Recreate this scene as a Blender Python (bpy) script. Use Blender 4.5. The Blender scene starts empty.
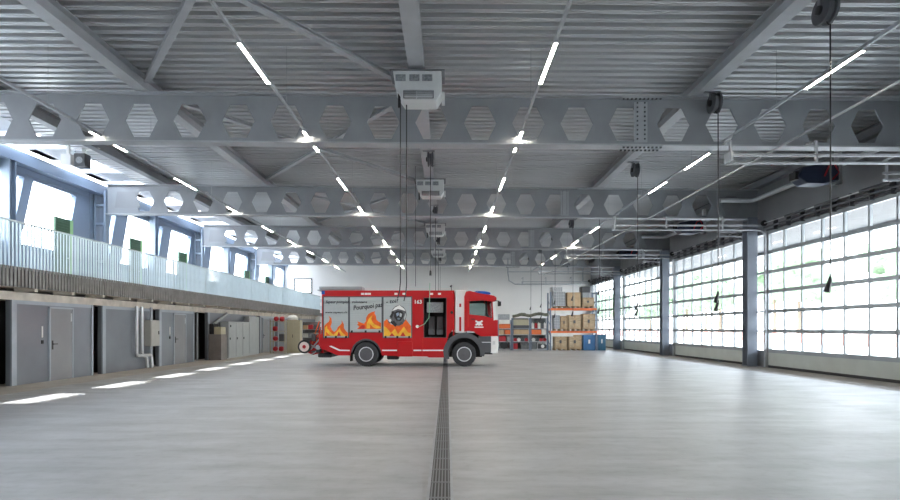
import bpy, bmesh, math, random
from mathutils import Vector, Matrix
from mathutils.geometry import tessellate_polygon
random.seed(7)
R = math.radians
scene = bpy.context.scene
COL = scene.collection

# ------------------------------------------------------------------ camera, sky, sun, exposure
CAMH = 1.55
cd = bpy.data.cameras.new('camera'); cam = bpy.data.objects.new('camera', cd); COL.objects.link(cam)
cam.location = (0, 0, CAMH); cam.rotation_euler = (R(90), 0, 0)
cd.sensor_width = 36; cd.lens = 22.0; cd.shift_x = 3/900; cd.shift_y = 78/900
cd.clip_start = 0.05; cd.clip_end = 600
scene.camera = cam
w = bpy.data.worlds.new('world'); scene.world = w; w.use_nodes = True
wn = w.node_tree.nodes; wl = w.node_tree.links
bg = wn['Background']
tc = wn.new('ShaderNodeTexCoord'); sx = wn.new('ShaderNodeSeparateXYZ'); rp = wn.new('ShaderNodeValToRGB')
wl.new(tc.outputs['Generated'], sx.inputs[0]); wl.new(sx.outputs['Z'], rp.inputs[0]); wl.new(rp.outputs[0], bg.inputs[0])
rp.color_ramp.elements[0].position = 0.0; rp.color_ramp.elements[0].color = (0.98, 0.98, 1.0, 1)
rp.color_ramp.elements[1].position = 0.7; rp.color_ramp.elements[1].color = (0.75, 0.85, 1.0, 1)
bg.inputs['Strength'].default_value = 2.6
sd = bpy.data.lights.new('sun', 'SUN'); sun = bpy.data.objects.new('sun', sd); COL.objects.link(sun)
sd.energy = 3.5; sd.angle = R(0.6); sd.color = (1.0, 0.95, 0.88)
sun.location = (-40, 20, 60)
sun.rotation_euler = Vector((-1.0, 0.0, 1.75)).to_track_quat('Z', 'Y').to_euler()
scene.view_settings.view_transform = 'Standard'; scene.view_settings.look = 'None'
scene.view_settings.gamma = 1; scene.view_settings.use_curve_mapping = False
scene.view_settings.exposure = 2.42
cy = scene.cycles
cy.max_bounces = 10; cy.diffuse_bounces = 6; cy.glossy_bounces = 4; cy.transparent_max_bounces = 24
cy.caustics_reflective = False; cy.caustics_refractive = False
cy.sample_clamp_indirect = 6.0

# ------------------------------------------------------------------ materials
MATS = {}
def mat(name, col, rough=0.6, metal=0.0, var=0.06, scale=3.0, bump=0.0, emit=None, stretch=(1, 1, 1), spec=None, coat=0):
    m = bpy.data.materials.new(name); m.use_nodes = True; nt = m.node_tree; n = nt.nodes; l = nt.links
    b = n['Principled BSDF']
    b.inputs['Roughness'].default_value = rough; b.inputs['Metallic'].default_value = metal
    if spec is not None: b.inputs['Specular IOR Level'].default_value = spec
    if coat: b.inputs['Coat Weight'].default_value = coat
    t = n.new('ShaderNodeTexCoord'); mp = n.new('ShaderNodeMapping'); mp.inputs['Scale'].default_value = stretch
    l.new(t.outputs['Object'], mp.inputs[0])
    nz = n.new('ShaderNodeTexNoise'); nz.inputs['Scale'].default_value = scale; nz.inputs['Detail'].default_value = 4
    l.new(mp.outputs[0], nz.inputs['Vector'])
    r = n.new('ShaderNodeValToRGB'); r.color_ramp.elements[0].position = 0.3; r.color_ramp.elements[1].position = 0.7
    r.color_ramp.elements[0].color = tuple(max(0, c*(1-var)) for c in col) + (1,)
    r.color_ramp.elements[1].color = tuple(min(1, c*(1+var)) for c in col) + (1,)
    l.new(nz.outputs['Fac'], r.inputs[0]); l.new(r.outputs[0], b.inputs['Base Color'])
    if bump:
        bp = n.new('ShaderNodeBump'); bp.inputs['Strength'].default_value = bump; bp.inputs['Distance'].default_value = 0.02
        l.new(nz.outputs['Fac'], bp.inputs['Height']); l.new(bp.outputs[0], b.inputs['Normal'])
    if emit:
        b.inputs['Emission Color'].default_value = tuple(emit[0]) + (1,); b.inputs['Emission Strength'].default_value = emit[1]
    MATS[name] = m; return m
def glassmat(name, tint=(0.95, 0.98, 0.99), gl=0.10):
    m = bpy.data.materials.new(name); m.use_nodes = True; nt = m.node_tree; n = nt.nodes; l = nt.links
    n.remove(n['Principled BSDF']); out = n['Material Output']
    tr = n.new('ShaderNodeBsdfTransparent'); tr.inputs[0].default_value = tint + (1,)
    g = n.new('ShaderNodeBsdfGlossy'); g.inputs['Roughness'].default_value = 0.03
    lw_ = n.new('ShaderNodeLayerWeight'); lw_.inputs['Blend'].default_value = 0.5
    pw_ = n.new('ShaderNodeMath'); pw_.operation = 'POWER'; pw_.inputs[1].default_value = 5; l.new(lw_.outputs['Facing'], pw_.inputs[0])
    fr = n.new('ShaderNodeMapRange'); fr.inputs[3].default_value = 0.03; fr.inputs[4].default_value = 0.8; l.new(pw_.outputs[0], fr.inputs[0])
    mx = n.new('ShaderNodeMixShader'); l.new(fr.outputs[0], mx.inputs[0]); l.new(tr.outputs[0], mx.inputs[1]); l.new(g.outputs[0], mx.inputs[2])
    l.new(mx.outputs[0], out.inputs[0]); MATS[name] = m; return m

mat('galvanised', (0.42, 0.44, 0.465), 0.45, 0.35, 0.10, 6)
mat('beam_grey', (0.30, 0.315, 0.335), 0.55, 0.1, 0.10, 1.2)
mat('purlin_grey', (0.44, 0.46, 0.485), 0.5, 0.15, 0.08, 2)
mat('dark_purlin', (0.22, 0.23, 0.245), 0.55, 0.1, 0.08, 2)
mat('deck', (0.58, 0.59, 0.60), 0.33, 0.4, 0.16, 0.35, stretch=(0.3, 1, 1))
mat('roof_top', (0.5, 0.5, 0.5), 0.8)
mat('white_sheet', (0.50, 0.53, 0.56), 0.5, 0.1, 0.04)
mat('column_grey', (0.22, 0.25, 0.30), 0.5, 0.15, 0.08, 2)
mat('header_grey', (0.27, 0.28, 0.29), 0.45, 0.3, 0.12, 0.6)
mat('door_frame', (0.32, 0.35, 0.37), 0.4, 0.4, 0.05)
mat('door_panel', (0.50, 0.535, 0.50), 0.5, 0.0, 0.05, 2)
mat('aluminium', (0.66, 0.68, 0.70), 0.35, 0.5, 0.05)
mat('black', (0.02, 0.02, 0.022), 0.5, 0, 0.1)
mat('rubber', (0.035, 0.036, 0.04), 0.75, 0, 0.2, 20)
mat('dark_grey', (0.08, 0.085, 0.095), 0.5, 0, 0.1)
mat('wall_sky_tint', (0.26, 0.33, 0.44), 0.3, 0.25, 0.05, 0.5)  # blue-grey panel, with the blue cast of sky light put into its colour
mat('left_column', (0.25, 0.31, 0.39), 0.5, 0.1, 0.05)
mat('lower_wall', (0.27, 0.295, 0.33), 0.33, 0.6, 0.10, 0.8)
mat('lower_post', (0.42, 0.47, 0.53), 0.4, 0.3, 0.06)
mat('recess', (0.07, 0.07, 0.07), 0.8, 0, 0.2, 3)
mat('lintel', (0.60, 0.55, 0.48), 0.6, 0, 0.2, 2.5)
mat('leaf_grey', (0.30, 0.31, 0.325), 0.4, 0.35, 0.08, 1)
mat('rail_paint', (0.58, 0.67, 0.70), 0.4, 0.2, 0.05)
mat('fascia', (0.215, 0.21, 0.21), 0.55, 0.1, 0.15, 5)
mat('green_shaded', (0.06, 0.13, 0.08), 0.5, 0, 0.1)  # door leaf green, darkened in colour for the shade of its recess
mat('green_lit', (0.34, 0.60, 0.28), 0.5, 0, 0.05)  # same door green, with the light on the reveal put into the colour
mat('rear_wall', (0.76, 0.755, 0.74), 0.7, 0, 0.03, 0.5)
mat('heater_white', (0.74, 0.76, 0.76), 0.4, 0.1, 0.04)
mat('lamp', (1, 1, 1), 0.5, emit=((1.0, 0.91, 0.76), 34.0))
mat('blue_motor', (0.02, 0.03, 0.06), 0.4, 0, 0.1)
mat('red_plastic', (0.45, 0.02, 0.03), 0.4, 0, 0.1)
mat('truck_red', (0.50, 0.005, 0.009), 0.3, 0.0, 0.04, 1, coat=0.15)
mat('shutter', (0.50, 0.54, 0.55), 0.4, 0.3, 0.03)
mat('truck_white', (0.85, 0.85, 0.84), 0.35, 0, 0.03)
mat('flame_orange', (0.85, 0.14, 0.015), 0.45, 0, 0.15, 6)
mat('flame_yellow', (0.95, 0.50, 0.04), 0.45, 0, 0.15, 6)
mat('flame_red', (0.60, 0.03, 0.02), 0.45, 0, 0.1)
mat('mask_grey', (0.12, 0.12, 0.13), 0.4, 0, 0.3, 14)
mat('rim', (0.12, 0.12, 0.13), 0.45, 0.3, 0.1)
mat('beacon_blue', (0.03, 0.10, 0.42), 0.15, 0, 0.05)
mat('seat_grey', (0.16, 0.17, 0.19), 0.7)
mat('wood', (0.48, 0.37, 0.24), 0.7, 0, 0.25, 4, stretch=(1, 1, 6))
mat('cardboard', (0.50, 0.36, 0.22), 0.8, 0, 0.12, 3)
mat('pallet', (0.42, 0.30, 0.18), 0.8, 0, 0.25, 6)
mat('rack_orange', (0.72, 0.16, 0.04), 0.45, 0, 0.08)
mat('rack_blue', (0.16, 0.20, 0.27), 0.5, 0, 0.08)
mat('bin_blue', (0.04, 0.15, 0.33), 0.45, 0, 0.08)
mat('bin_teal', (0.03, 0.13, 0.22), 0.45, 0, 0.08)
mat('mesh_grey', (0.33, 0.35, 0.37), 0.5, 0.4, 0.3, 25)
mat('tarp', (0.13, 0.135, 0.105), 0.8, 0, 0.3, 5, bump=0.6)
mat('box_dark', (0.14, 0.15, 0.15), 0.6, 0, 0.3, 8)
mat('beige', (0.42, 0.39, 0.28), 0.55, 0, 0.05)
mat('cabinet_grey', (0.36, 0.39, 0.40), 0.45, 0.1, 0.05)
mat('cabinet_brown', (0.20, 0.18, 0.17), 0.5, 0.1, 0.1)
mat('box_grey', (0.40, 0.40, 0.37), 0.5, 0.1, 0.05)
mat('hose_white', (0.7, 0.7, 0.66), 0.7, 0, 0.1)
mat('air_hose_green', (0.25, 0.55, 0.35), 0.5)
mat('outside_ground', (0.55, 0.53, 0.50), 0.9, 0, 0.15, 0.08)
mat('brick_red', (0.42, 0.20, 0.16), 0.85, 0, 0.2, 3)
mat('leaves', (0.16, 0.235, 0.14), 0.8, 0, 0.5, 2.0, bump=1.0)
mat('bark', (0.15, 0.11, 0.08), 0.9)
mat('floor_strip', (0.42, 0.395, 0.365), 0.7, 0, 0.12, 1.5)
mat('glow_screen', (0.2, 0.25, 0.28), 0.2, 0, 0.05)
mat('cab_blue', (0.30, 0.38, 0.50), 0.4)
glassmat('pane'); glassmat('skyglass', (0.97, 0.98, 1.0)); glassmat('cab_glass', (0.75, 0.82, 0.82))
MATS['lettering'] = mat('lettering_black', (0.02, 0.02, 0.03), 0.5)

# concrete floor: light grey, cloudy, brushed streaks across the hall, small stains
def floor_mat():
    m = bpy.data.materials.new('concrete'); m.use_nodes = True; nt = m.node_tree; n = nt.nodes; l = nt.links
    b = n['Principled BSDF']; t = n.new('ShaderNodeTexCoord')
    def noise(sc, det, st):
        mp = n.new('ShaderNodeMapping'); mp.inputs['Scale'].default_value = st; l.new(t.outputs['Object'], mp.inputs[0])
        z = n.new('ShaderNodeTexNoise'); z.inputs['Scale'].default_value = sc; z.inputs['Detail'].default_value = det
        z.inputs['Roughness'].default_value = 0.62
        l.new(mp.outputs[0], z.inputs['Vector']); return z.outputs['Fac']
    def ramp(fac, p0, p1, c0, c1):
        r = n.new('ShaderNodeValToRGB'); r.color_ramp.elements[0].position = p0; r.color_ramp.elements[1].position = p1
        r.color_ramp.elements[0].color = c0 + (1,); r.color_ramp.elements[1].color = c1 + (1,); l.new(fac, r.inputs[0]); return r.outputs[0]
    def mul(a, c, f=1.0):
        x = n.new('ShaderNodeMix'); x.data_type = 'RGBA'; x.blend_type = 'MULTIPLY'; x.inputs[0].default_value = f
        l.new(a, x.inputs[6]); l.new(c, x.inputs[7]); return x.outputs[2]
    a = ramp(noise(0.25, 5, (1, 1, 1)), 0.3, 0.7, (0.40, 0.41, 0.425), (0.53, 0.54, 0.555))
    c = ramp(noise(1.6, 8, (0.35, 1.3, 1)), 0.32, 0.66, (0.72, 0.72, 0.71), (1, 1, 1))
    d = ramp(noise(7, 8, (1, 1, 1)), 0.28, 0.5, (0.88, 0.88, 0.87), (1, 1, 1))
    e = ramp(noise(1.1, 2, (1, 1, 1)), 0.235, 0.275, (0.62, 0.61, 0.59), (1, 1, 1))
    f_ = ramp(noise(1.5, 9, (0.45, 1.6, 1)), 0.38, 0.52, (0.90, 0.90, 0.895), (1, 1, 1))
    o = mul(mul(mul(mul(a, c), d), f_), e, 0.8); l.new(o, b.inputs['Base Color'])
    rr = n.new('ShaderNodeMapRange'); rr.inputs[3].default_value = 0.30; rr.inputs[4].default_value = 0.55
    l.new(noise(1.2, 5, (1, 1, 1)), rr.inputs[0]); l.new(rr.outputs[0], b.inputs['Roughness'])
    b.inputs['Specular IOR Level'].default_value = 0.45
    bp = n.new('ShaderNodeBump'); bp.inputs['Strength'].default_value = 0.15; bp.inputs['Distance'].default_value = 0.01
    l.new(noise(14, 6, (1, 1, 1)), bp.inputs['Height']); l.new(bp.outputs[0], b.inputs['Normal'])
    MATS['concrete'] = m
floor_mat()

# ------------------------------------------------------------------ mesh helpers
class MB:
    def __init__(s): s.v = []; s.f = []
    def add(s, vs, fs):
        k = len(s.v); s.v += [tuple(v) for v in vs]; s.f += [tuple(i+k for i in f) for f in fs]; return s
    def box(s, x0, x1, y0, y1, z0, z1):
        return s.add([(x0,y0,z0),(x1,y0,z0),(x1,y1,z0),(x0,y1,z0),(x0,y0,z1),(x1,y0,z1),(x1,y1,z1),(x0,y1,z1)],
                     [(0,3,2,1),(4,5,6,7),(0,1,5,4),(1,2,6,5),(2,3,7,6),(3,0,4,7)])
    def bar(s, a, b, w, h, up=(0, 0, 1)):
        a = Vector(a); b = Vector(b); d = (b-a).normalized(); u = Vector(up)
        if abs(d.dot(u)) > 0.99: u = Vector((1, 0, 0))
        r = d.cross(u).normalized()*w/2; q = r.cross(d).normalized()*h/2
        vs = [p+i*r+j*q for p in (a, b) for i, j in ((-1,-1),(1,-1),(1,1),(-1,1))]
        return s.add(vs, [(0,1,2,3),(7,6,5,4),(0,4,5,1),(1,5,6,2),(2,6,7,3),(3,7,4,0)])
    def ibeam(s, a, b, w, h, tf=0.02, tw=0.012):
        a = Vector(a); b = Vector(b)   # a, b on the axis
        o = Vector((0, 0, h/2-tf/2))
        s.bar(a+o, b+o, w, tf); s.bar(a-o, b-o, w, tf); s.bar(a, b, tw, h-2*tf); return s
    def tube(s, pts, r, n=8, cap=True):
        pts = [Vector(p) for p in pts]; k = len(s.v); rs = r if isinstance(r, (list, tuple)) else [r]*len(pts)
        prev = None
        for i, p in enumerate(pts):
            d = (pts[min(i+1, len(pts)-1)]-pts[max(i-1, 0)]).normalized()
            if prev is None:
                u = Vector((0,0,1)) if abs(d.z) < 0.9 else Vector((1,0,0)); prev = d.cross(u).normalized()
            x = (prev-d*prev.dot(d)).normalized(); y = d.cross(x); prev = x
            for j in range(n):
                t = 2*math.pi*j/n; s.v.append(tuple(p+(x*math.cos(t)+y*math.sin(t))*rs[i]))
        for i in range(len(pts)-1):
            for j in range(n):
                q = (j+1) % n; s.f.append((k+i*n+j, k+i*n+q, k+(i+1)*n+q, k+(i+1)*n+j))
        if cap:
            s.f.append(tuple(k+j for j in range(n))[::-1]); s.f.append(tuple(k+(len(pts)-1)*n+j for j in range(n)))
        return s
    def lathe(s, prof, c, axis='Y', n=28, cap=True):   # prof: list of (radius, along)
        k = len(s.v); c = Vector(c)
        for r, a in prof:
            for j in range(n):
                t = 2*math.pi*j/n; x, y = r*math.cos(t), r*math.sin(t)
                p = (x, a, y) if axis == 'Y' else (a, x, y) if axis == 'X' else (x, y, a)
                s.v.append(tuple(c+Vector(p)))
        for i in range(len(prof)-1):
            for j in range(n):
                q = (j+1) % n; s.f.append((k+i*n+j, k+i*n+q, k+(i+1)*n+q, k+(i+1)*n+j))
        if cap: s.f.append(tuple(k+j for j in range(n))[::-1]); s.f.append(tuple(k+(len(prof)-1)*n+j for j in range(n)))
        return s
    def plate(s, loops, t0, t1, plane='XZ'):   # polygon with holes, given thickness
        def P(a, b, t): return (a, t, b) if plane == 'XZ' else (t, a, b) if plane == 'YZ' else (a, b, t)
        L = [[Vector((a, b, 0)) for a, b in lp] for lp in loops]
        flat = [p for lp in L for p in lp]; tris = tessellate_polygon(L); m = len(flat); k = len(s.v)
        for t in (t0, t1): s.v += [P(p.x, p.y, t) for p in flat]
        for a, b, c in tris: s.f.append((k+a, k+b, k+c)); s.f.append((k+m+c, k+m+b, k+m+a))
        i = 0
        for lp in L:
            q = len(lp)
            for j in range(q): a = k+i+j; b = k+i+(j+1) % q; s.f.append((a, b, b+m, a+m))
            i += q
        return s
    def build(s, name, m, parent=None, smooth=False, loc=None, bevel=0):
        me = bpy.data.meshes.new(name); me.from_pydata(s.v, [], s.f); me.update()
        b = bmesh.new(); b.from_mesh(me); bmesh.ops.recalc_face_normals(b, faces=b.faces); b.to_mesh(me); b.free()
        me.materials.append(MATS[m] if isinstance(m, str) else m)
        if smooth:
            for p in me.polygons: p.use_smooth = True
            me.set_sharp_from_angle(angle=R(40))
        o = bpy.data.objects.new(name, me); COL.objects.link(o)
        if parent: o.parent = parent
        elif loc is not None:
            me.transform(Matrix.Translation(-Vector(loc))); o.location = loc
        if bevel:
            bv = o.modifiers.new('bevel', 'BEVEL'); bv.width = bevel; bv.segments = 2; bv.limit_method = 'ANGLE'
        return o
def tag(o, label=None, cat=None, group=None, kind=None):
    if label: o['label'] = label
    if cat: o['category'] = cat
    if group: o['group'] = group
    if kind: o['kind'] = kind
    return o
def thing(name, label, cat, loc=(0,0,0), rz=0, group=None):
    o = bpy.data.objects.new(name, None); COL.objects.link(o); o.location = loc; o.rotation_euler.z = rz
    o.empty_display_size = 0.1
    return tag(o, label, cat, group)
def struct(name, mb, m, parent=None):
    o = mb.build(name, m, parent)
    if not parent: o['kind'] = 'structure'
    return o
def sempty(name, loc=(0,0,0)):
    o = bpy.data.objects.new(name, None); COL.objects.link(o); o.location = loc; o['kind'] = 'structure'; return o
def dup(root, loc, label=None):
    r = root.copy(); COL.objects.link(r); r.location = loc
    if label: r['label'] = label
    for ch in list(root.children):
        c = ch.copy(); COL.objects.link(c); c.parent = r
        for g in ch.children:
            d = g.copy(); COL.objects.link(d); d.parent = c
    return r
def text_mesh(name, body, size, m, parent, loc, rot=(R(90), 0, 0), shear=0.0, sx=1.0, ext=0.002):
    cu = bpy.data.curves.new(name, 'FONT'); cu.body = body; cu.size = size; cu.extrude = ext; cu.shear = shear
    cu.resolution_u = 2; cu.offset = size*0.022
    t = bpy.data.objects.new(name+'_tmp', cu); COL.objects.link(t); bpy.context.view_layer.update()
    me = bpy.data.meshes.new_from_object(t.evaluated_get(bpy.context.evaluated_depsgraph_get()))
    bpy.data.objects.remove(t); bpy.data.curves.remove(cu)
    from mathutils import Euler
    me.transform(Matrix.Translation(Vector(loc)) @ Euler(rot).to_matrix().to_4x4() @ Matrix.Diagonal((sx, 1, 1, 1)))
    me.materials.clear(); me.materials.append(MATS[m])
    o = bpy.data.objects.new(name, me); COL.objects.link(o); o.parent = parent; return o

# ------------------------------------------------------------------ main dimensions
BAY = 8.75; B0 = 13.5                    # roof beam planes at B0 + k*BAY
YN, YF = -13.0, 48.3                      # hall runs from behind the camera to the rear wall
XL, XR, XD = -14.25, 12.9, 12.6           # upper left wall, right wall, door plane
ZB, ZT = 6.04, 7.22                      # beam underside / top at mid hall
SL = -0.008                              # the roof falls gently to the right
ZP = 7.57                                # deck underside
def zs(x): return SL*x

# ------------------------------------------------------------------ ground, floor
struct('floor', MB().box(-11.7, 11.15, YN-2, YF, -0.3, 0), 'concrete')
struct('trim_1', MB().box(-14.6, -10.3, YN-2, YF, -0.3, 0.004), 'floor_strip')
struct('trim_2', MB().box(11.1, 13.2, YN-2, YF, -0.3, 0.006), 'floor_strip')
struct('ground', MB().box(13.2, 260, -150, 300, -0.4, -0.05), 'outside_ground')
struct('ground', MB().box(-160, -14.6, -150, 300, -0.4, -0.05), 'outside_ground')
# drain channel with steel grating down the middle of the floor
dr = thing('floor_drain', 'long narrow dark steel grated drain running down the middle of concrete floor', 'drain', (-0.15, 20, 0))
def D(mb, n, m): 
    mb.v = [(x+0.15, y-20, z) for x, y, z in mb.v]; return mb.build(n, m, dr)
D(MB().box(-0.165, 0.035, YN+1, 34, 0.001, 0.004), 'channel', 'black')
g = MB()
for x in (-0.175, 0.045): g.box(x-0.014, x+0.014, YN+1, 34, 0.001, 0.012)
D(g, 'frame', 'galvanised')
g = MB()
for k in range(6): x = -0.145+k*0.032; g.box(x-0.007, x+0.007, YN+1, 34, 0.004, 0.0105)
y = YN+1
while y < 34: g.box(-0.165, 0.035, y-0.014, y+0.014, 0.004, 0.011); y += 0.5
D(g, 'grating', 'dark_purlin')

# ------------------------------------------------------------------ ceiling: corrugated deck
d = MB(); y = YN; prof = []
while y < YF:
    prof += [(y, 0.0), (y+0.05, 0.0), (y+0.06, 0.02), (y+0.075, 0.02), (y+0.085, 0.0), (y+0.13, 0.0), (y+0.15, 0.16), (y+0.265, 0.16)]; y += 0.285
k = 0; XA, XB = -12.95, XR+0.1
vs = []; fs = []
for x in (XA, XB): vs += [(x, p[0], ZP+p[1]+zs(x)) for p in prof]
n_ = len(prof)
for i in range(n_-1): fs.append((i, i+1, n_+i+1, n_+i))
d.add(vs, fs); struct('ceiling', d, 'deck')
rt = MB(); rt.plate([[(XA, ZP+0.18+zs(XA)), (XB+0.3, ZP+0.18+zs(XB)), (XB+0.3, ZP+0.4+zs(XB)), (XA, ZP+0.4+zs(XA))]], YN, YF+0.3, 'XZ')
struct('ceiling_slab', rt, 'roof_top')
# skylight strip along the left edge: solid bays between the glazed ones
SKY0, SKYP, SKYL = 12.15-2.92*8, 2.92, 1.75
sk = MB(); gl = MB(); fr = MB(); y = SKY0; ys = []
zt = ZP+zs(-13)
while y < YF: ys.append(y); y += SKYP
prev = YN
for yc in ys:
    a, b = yc-SKYL/2, yc+SKYL/2
    if a > prev: sk.box(XL-0.2, XA, prev, min(a, YF), zt, zt+0.25)
    if a < YF:
        gl.box(XL+0.15, XA-0.02, max(a, YN), min(b, YF), zt+0.10, zt+0.115)
        for q in (a, b): fr.box(XL+0.15, XA, q-0.03, q+0.03, zt+0.02, zt+0.2)
    prev = b
if prev < YF: sk.box(XL-0.2, XA, prev, YF, zt, zt+0.25)
sk.box(XL-0.2, XL+0.15, YN, YF, zt, zt+0.25)
struct('ceiling_strip', sk, 'white_sheet'); 
wsk = sempty('window_1'); fr.build('window_frame', 'white_sheet', wsk); gl.build('pane', 'skyglass', wsk)

# ------------------------------------------------------------------ walls
struct('wall_front', MB().box(XL-0.3, XR+0.3, YN-0.3, YN, 0, 8), 'rear_wall')
bw0, bw1, bz0, bz1 = (294.5-447)*YF/550, (311.5-447)*YF/550, 1.55+35*YF/550, 1.55+49*YF/550
struct('wall_back', MB().plate([[(XL-0.3, 0), (XR+0.3, 0), (XR+0.3, 8), (XL-0.3, 8)], [(bw0, bz0), (bw1, bz0), (bw1, bz1), (bw0, bz1)]], YF, YF+0.3), 'rear_wall')
wb = sempty('window_2')
MB().plate([[(bw0-.06, bz0-.06), (bw1+.06, bz0-.06), (bw1+.06, bz1+.06), (bw0-.06, bz1+.06)], [(bw0+.06, bz0+.06), (bw1-.06, bz0+.06), (bw1-.06, bz1-.06), (bw0+.06, bz1-.06)]], YF-0.04, YF+0.1).build('window_frame', 'dark_grey', wb)
MB().box(bw0, bw1, YF+0.1, YF+0.11, bz0, bz1).build('pane', 'pane', wb)

# upper left wall; glazed slanted openings added in the shape of sun patches
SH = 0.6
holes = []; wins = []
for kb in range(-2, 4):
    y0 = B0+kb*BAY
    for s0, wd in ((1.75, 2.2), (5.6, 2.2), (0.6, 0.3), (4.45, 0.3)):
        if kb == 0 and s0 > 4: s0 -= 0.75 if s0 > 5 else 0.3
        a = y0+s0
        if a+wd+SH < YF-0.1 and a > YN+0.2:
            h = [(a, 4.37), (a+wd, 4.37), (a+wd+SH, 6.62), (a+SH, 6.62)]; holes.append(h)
# keep slivers from touching their big neighbours
struct('wall_left', MB().plate([[(YN, 2.9), (YF, 2.9), (YF, 7.45), (YN, 7.45)]]+holes, XL-0.22, XL, 'YZ'), 'wall_sky_tint')
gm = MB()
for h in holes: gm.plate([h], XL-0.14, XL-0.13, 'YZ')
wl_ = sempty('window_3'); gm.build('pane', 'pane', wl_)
fm = MB()
fm.box(XL, XL+0.03, YN, YF, 6.72, 6.75); fm.box(XL, XL+0.06, YN, YF, 7.2, 7.45)
for kb in range(-1, 5): fm.box(XL, XL+0.02, B0+kb*BAY-0.35, B0+kb*BAY-0.33, 3.1, 7.2)
struct('trim_4', fm, 'left_column')
# eave gutter beam
struct('trim_5', MB().box(XL+0.02, XL+0.32, YN, YF, 6.95, 7.25), 'wall_sky_tint')

# balcony (gallery) along the left
bal = thing('gallery', 'long steel gallery along left wall with ribbed dark fascia and pale vertical-bar railing', 'balcony', (XL, 20, 3.1))
def BL(mb, n, m): mb.v = [(x-XL, y-20, z-3.1) for x, y, z in mb.v]; return mb.build(n, m, bal)
BL(MB().box(XL, -11.05, YN, YF, 2.98, 3.1), 'deck', 'beam_grey')
fa = MB(); y = YN
fa.box(-11.05, -11.0, YN, YF, 2.62, 3.1)
while y < YF: fa.box(-11.0, -10.965, y, y+0.075, 2.60, 3.12); y += 0.123
BL(fa, 'fascia', 'fascia')
u = MB(); u.box(-12.5, -11.05, YN, YF, 2.62, 2.68)
y = YN
while y < YF: u.box(-11.6, -11.05, y, y+0.12, 2.52, 2.62); y += 1.46
BL(u, 'soffit', 'lintel')
BL(MB().box(-11.035, -10.975, YN, YF, 4.25, 4.29), 'handrail', 'rail_paint')
y = YN+0.1; post0 = MB().box(-0.015, 0.015, -0.02, 0.02, 0, 1.15).build('railing_post', 'rail_paint', bal)
post0.location = (-11.005-XL, y-20, 0); y += 2.92
while y < YF: o = post0.copy(); COL.objects.link(o); o.parent = bal; o.location = (-11.005-XL, y-20, 0); y += 2.92
bar0 = None; rest = MB(); cnt = 0; y = 10.5
near = MB()
while y < YF:
    if y > 13.0 and cnt < 100:
        if bar0 is None:
            bar0 = MB().box(-0.022, 0.022, -0.007, 0.007, -0.05, 1.16).build('railing_bar', 'rail_paint', bal); o = bar0
        else: o = bar0.copy(); COL.objects.link(o); o.parent = bal
        o.location = (-11.005-XL, y-20, 0); cnt += 1
    else: rest.box(-11.027-XL, -10.983-XL, y-0.007-20, y+0.007-20, -0.05, 1.16)
    y += 0.123
ro = rest.build('railing_bars', 'rail_paint', bal); ro['kind'] = 'stuff'

# lower left wall: panels, recesses, doors
XW = -11.6
def lw(y0, y1, z1=2.3): return (y0, y1, z1)
panels = [(YN, 5.8), (6.2, 9.9), (10.3, 14.05), (14.6, 18.0), (18.45, 21.6), (22.1, 25.2), (26.6, 33.2), (34.0, 37.0), (37.6, 42.0), (42.5, YF)]
m_ = MB()
for a, b in panels: m_.box(XW-0.12, XW, a, b, 0, 2.30)
struct('wall_left_lower', m_, 'lower_wall')
struct('wall_left_recess', MB().box(XW-0.8, XW-0.7, YN, YF, 0, 2.98), 'recess')
struct('trim_6', MB().box(XW-0.75, XW+0.05, YN, YF, 2.30, 2.52), 'lintel')
pm = MB()
for a, b in panels:
    pm.box(XW, XW+0.05, a, a+0.17, 0, 2.30); pm.box(XW, XW+0.03, b-0.07, b, 0, 2.30)
    if b-a < 5: pm.box(XW, XW+0.015, a+0.17, b-0.07, 2.2, 2.3)
struct('trim_7', pm, 'lower_post')
rp_ = MB()
for y in (14.3, 18.22, 21.85, 25.6, 26.2, 33.5): rp_.tube([(XW-0.3, y, 0), (XW-0.3, y, 2.35)], 0.05, 8)
struct('trim_8', rp_, 'beam_grey')
dn = 1
for ya, yb in ((12.3, 13.25), (16.05, 16.98), (23.35, 24.35), (34.6, 35.6)):
    e = sempty('door_%d' % dn, (XW, ya, 0)); dn += 1; L = yb-ya
    MB().box(0, 0.025, 0, L, 0.02, 2.12).build('door_leaf', 'leaf_grey', e)
    f = MB(); f.box(0, 0.04, -0.05, 0, 0, 2.17); f.box(0, 0.04, L, L+0.05, 0, 2.17); f.box(0, 0.04, -0.05, L+0.05, 2.12, 2.17)
    f.build('door_frame', 'lower_post', e)
    h = MB(); h.box(0.025, 0.035, 0.06, 0.11, 0.92, 1.18); h.tube([(0.03, 0.085, 1.08), (0.08, 0.085, 1.08), (0.08, 0.22, 1.08)], 0.012)
    h.build('door_handle', 'black', e)
    s_ = MB(); s_.box(0.0, 0.03, L-0.06, L-0.01, 1.75, 2.0); s_.build('door_closer', 'aluminium', e)
for i, y in enumerate((15.75, 23.0)):
    c = thing('access_reader', 'small dark card reader with white plate beside the %s grey door' % ('nearest' if i == 0 else 'second'), 'reader', (XW, y, 1.1))
    MB().box(0.0, 0.02, -0.02, 0.02, 0.18, 0.50).build('plate', 'truck_white', c)
    MB().box(0.0, 0.03, -0.03, 0.03, 0.0, 0.10).build('keypad', 'black', c)

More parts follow.
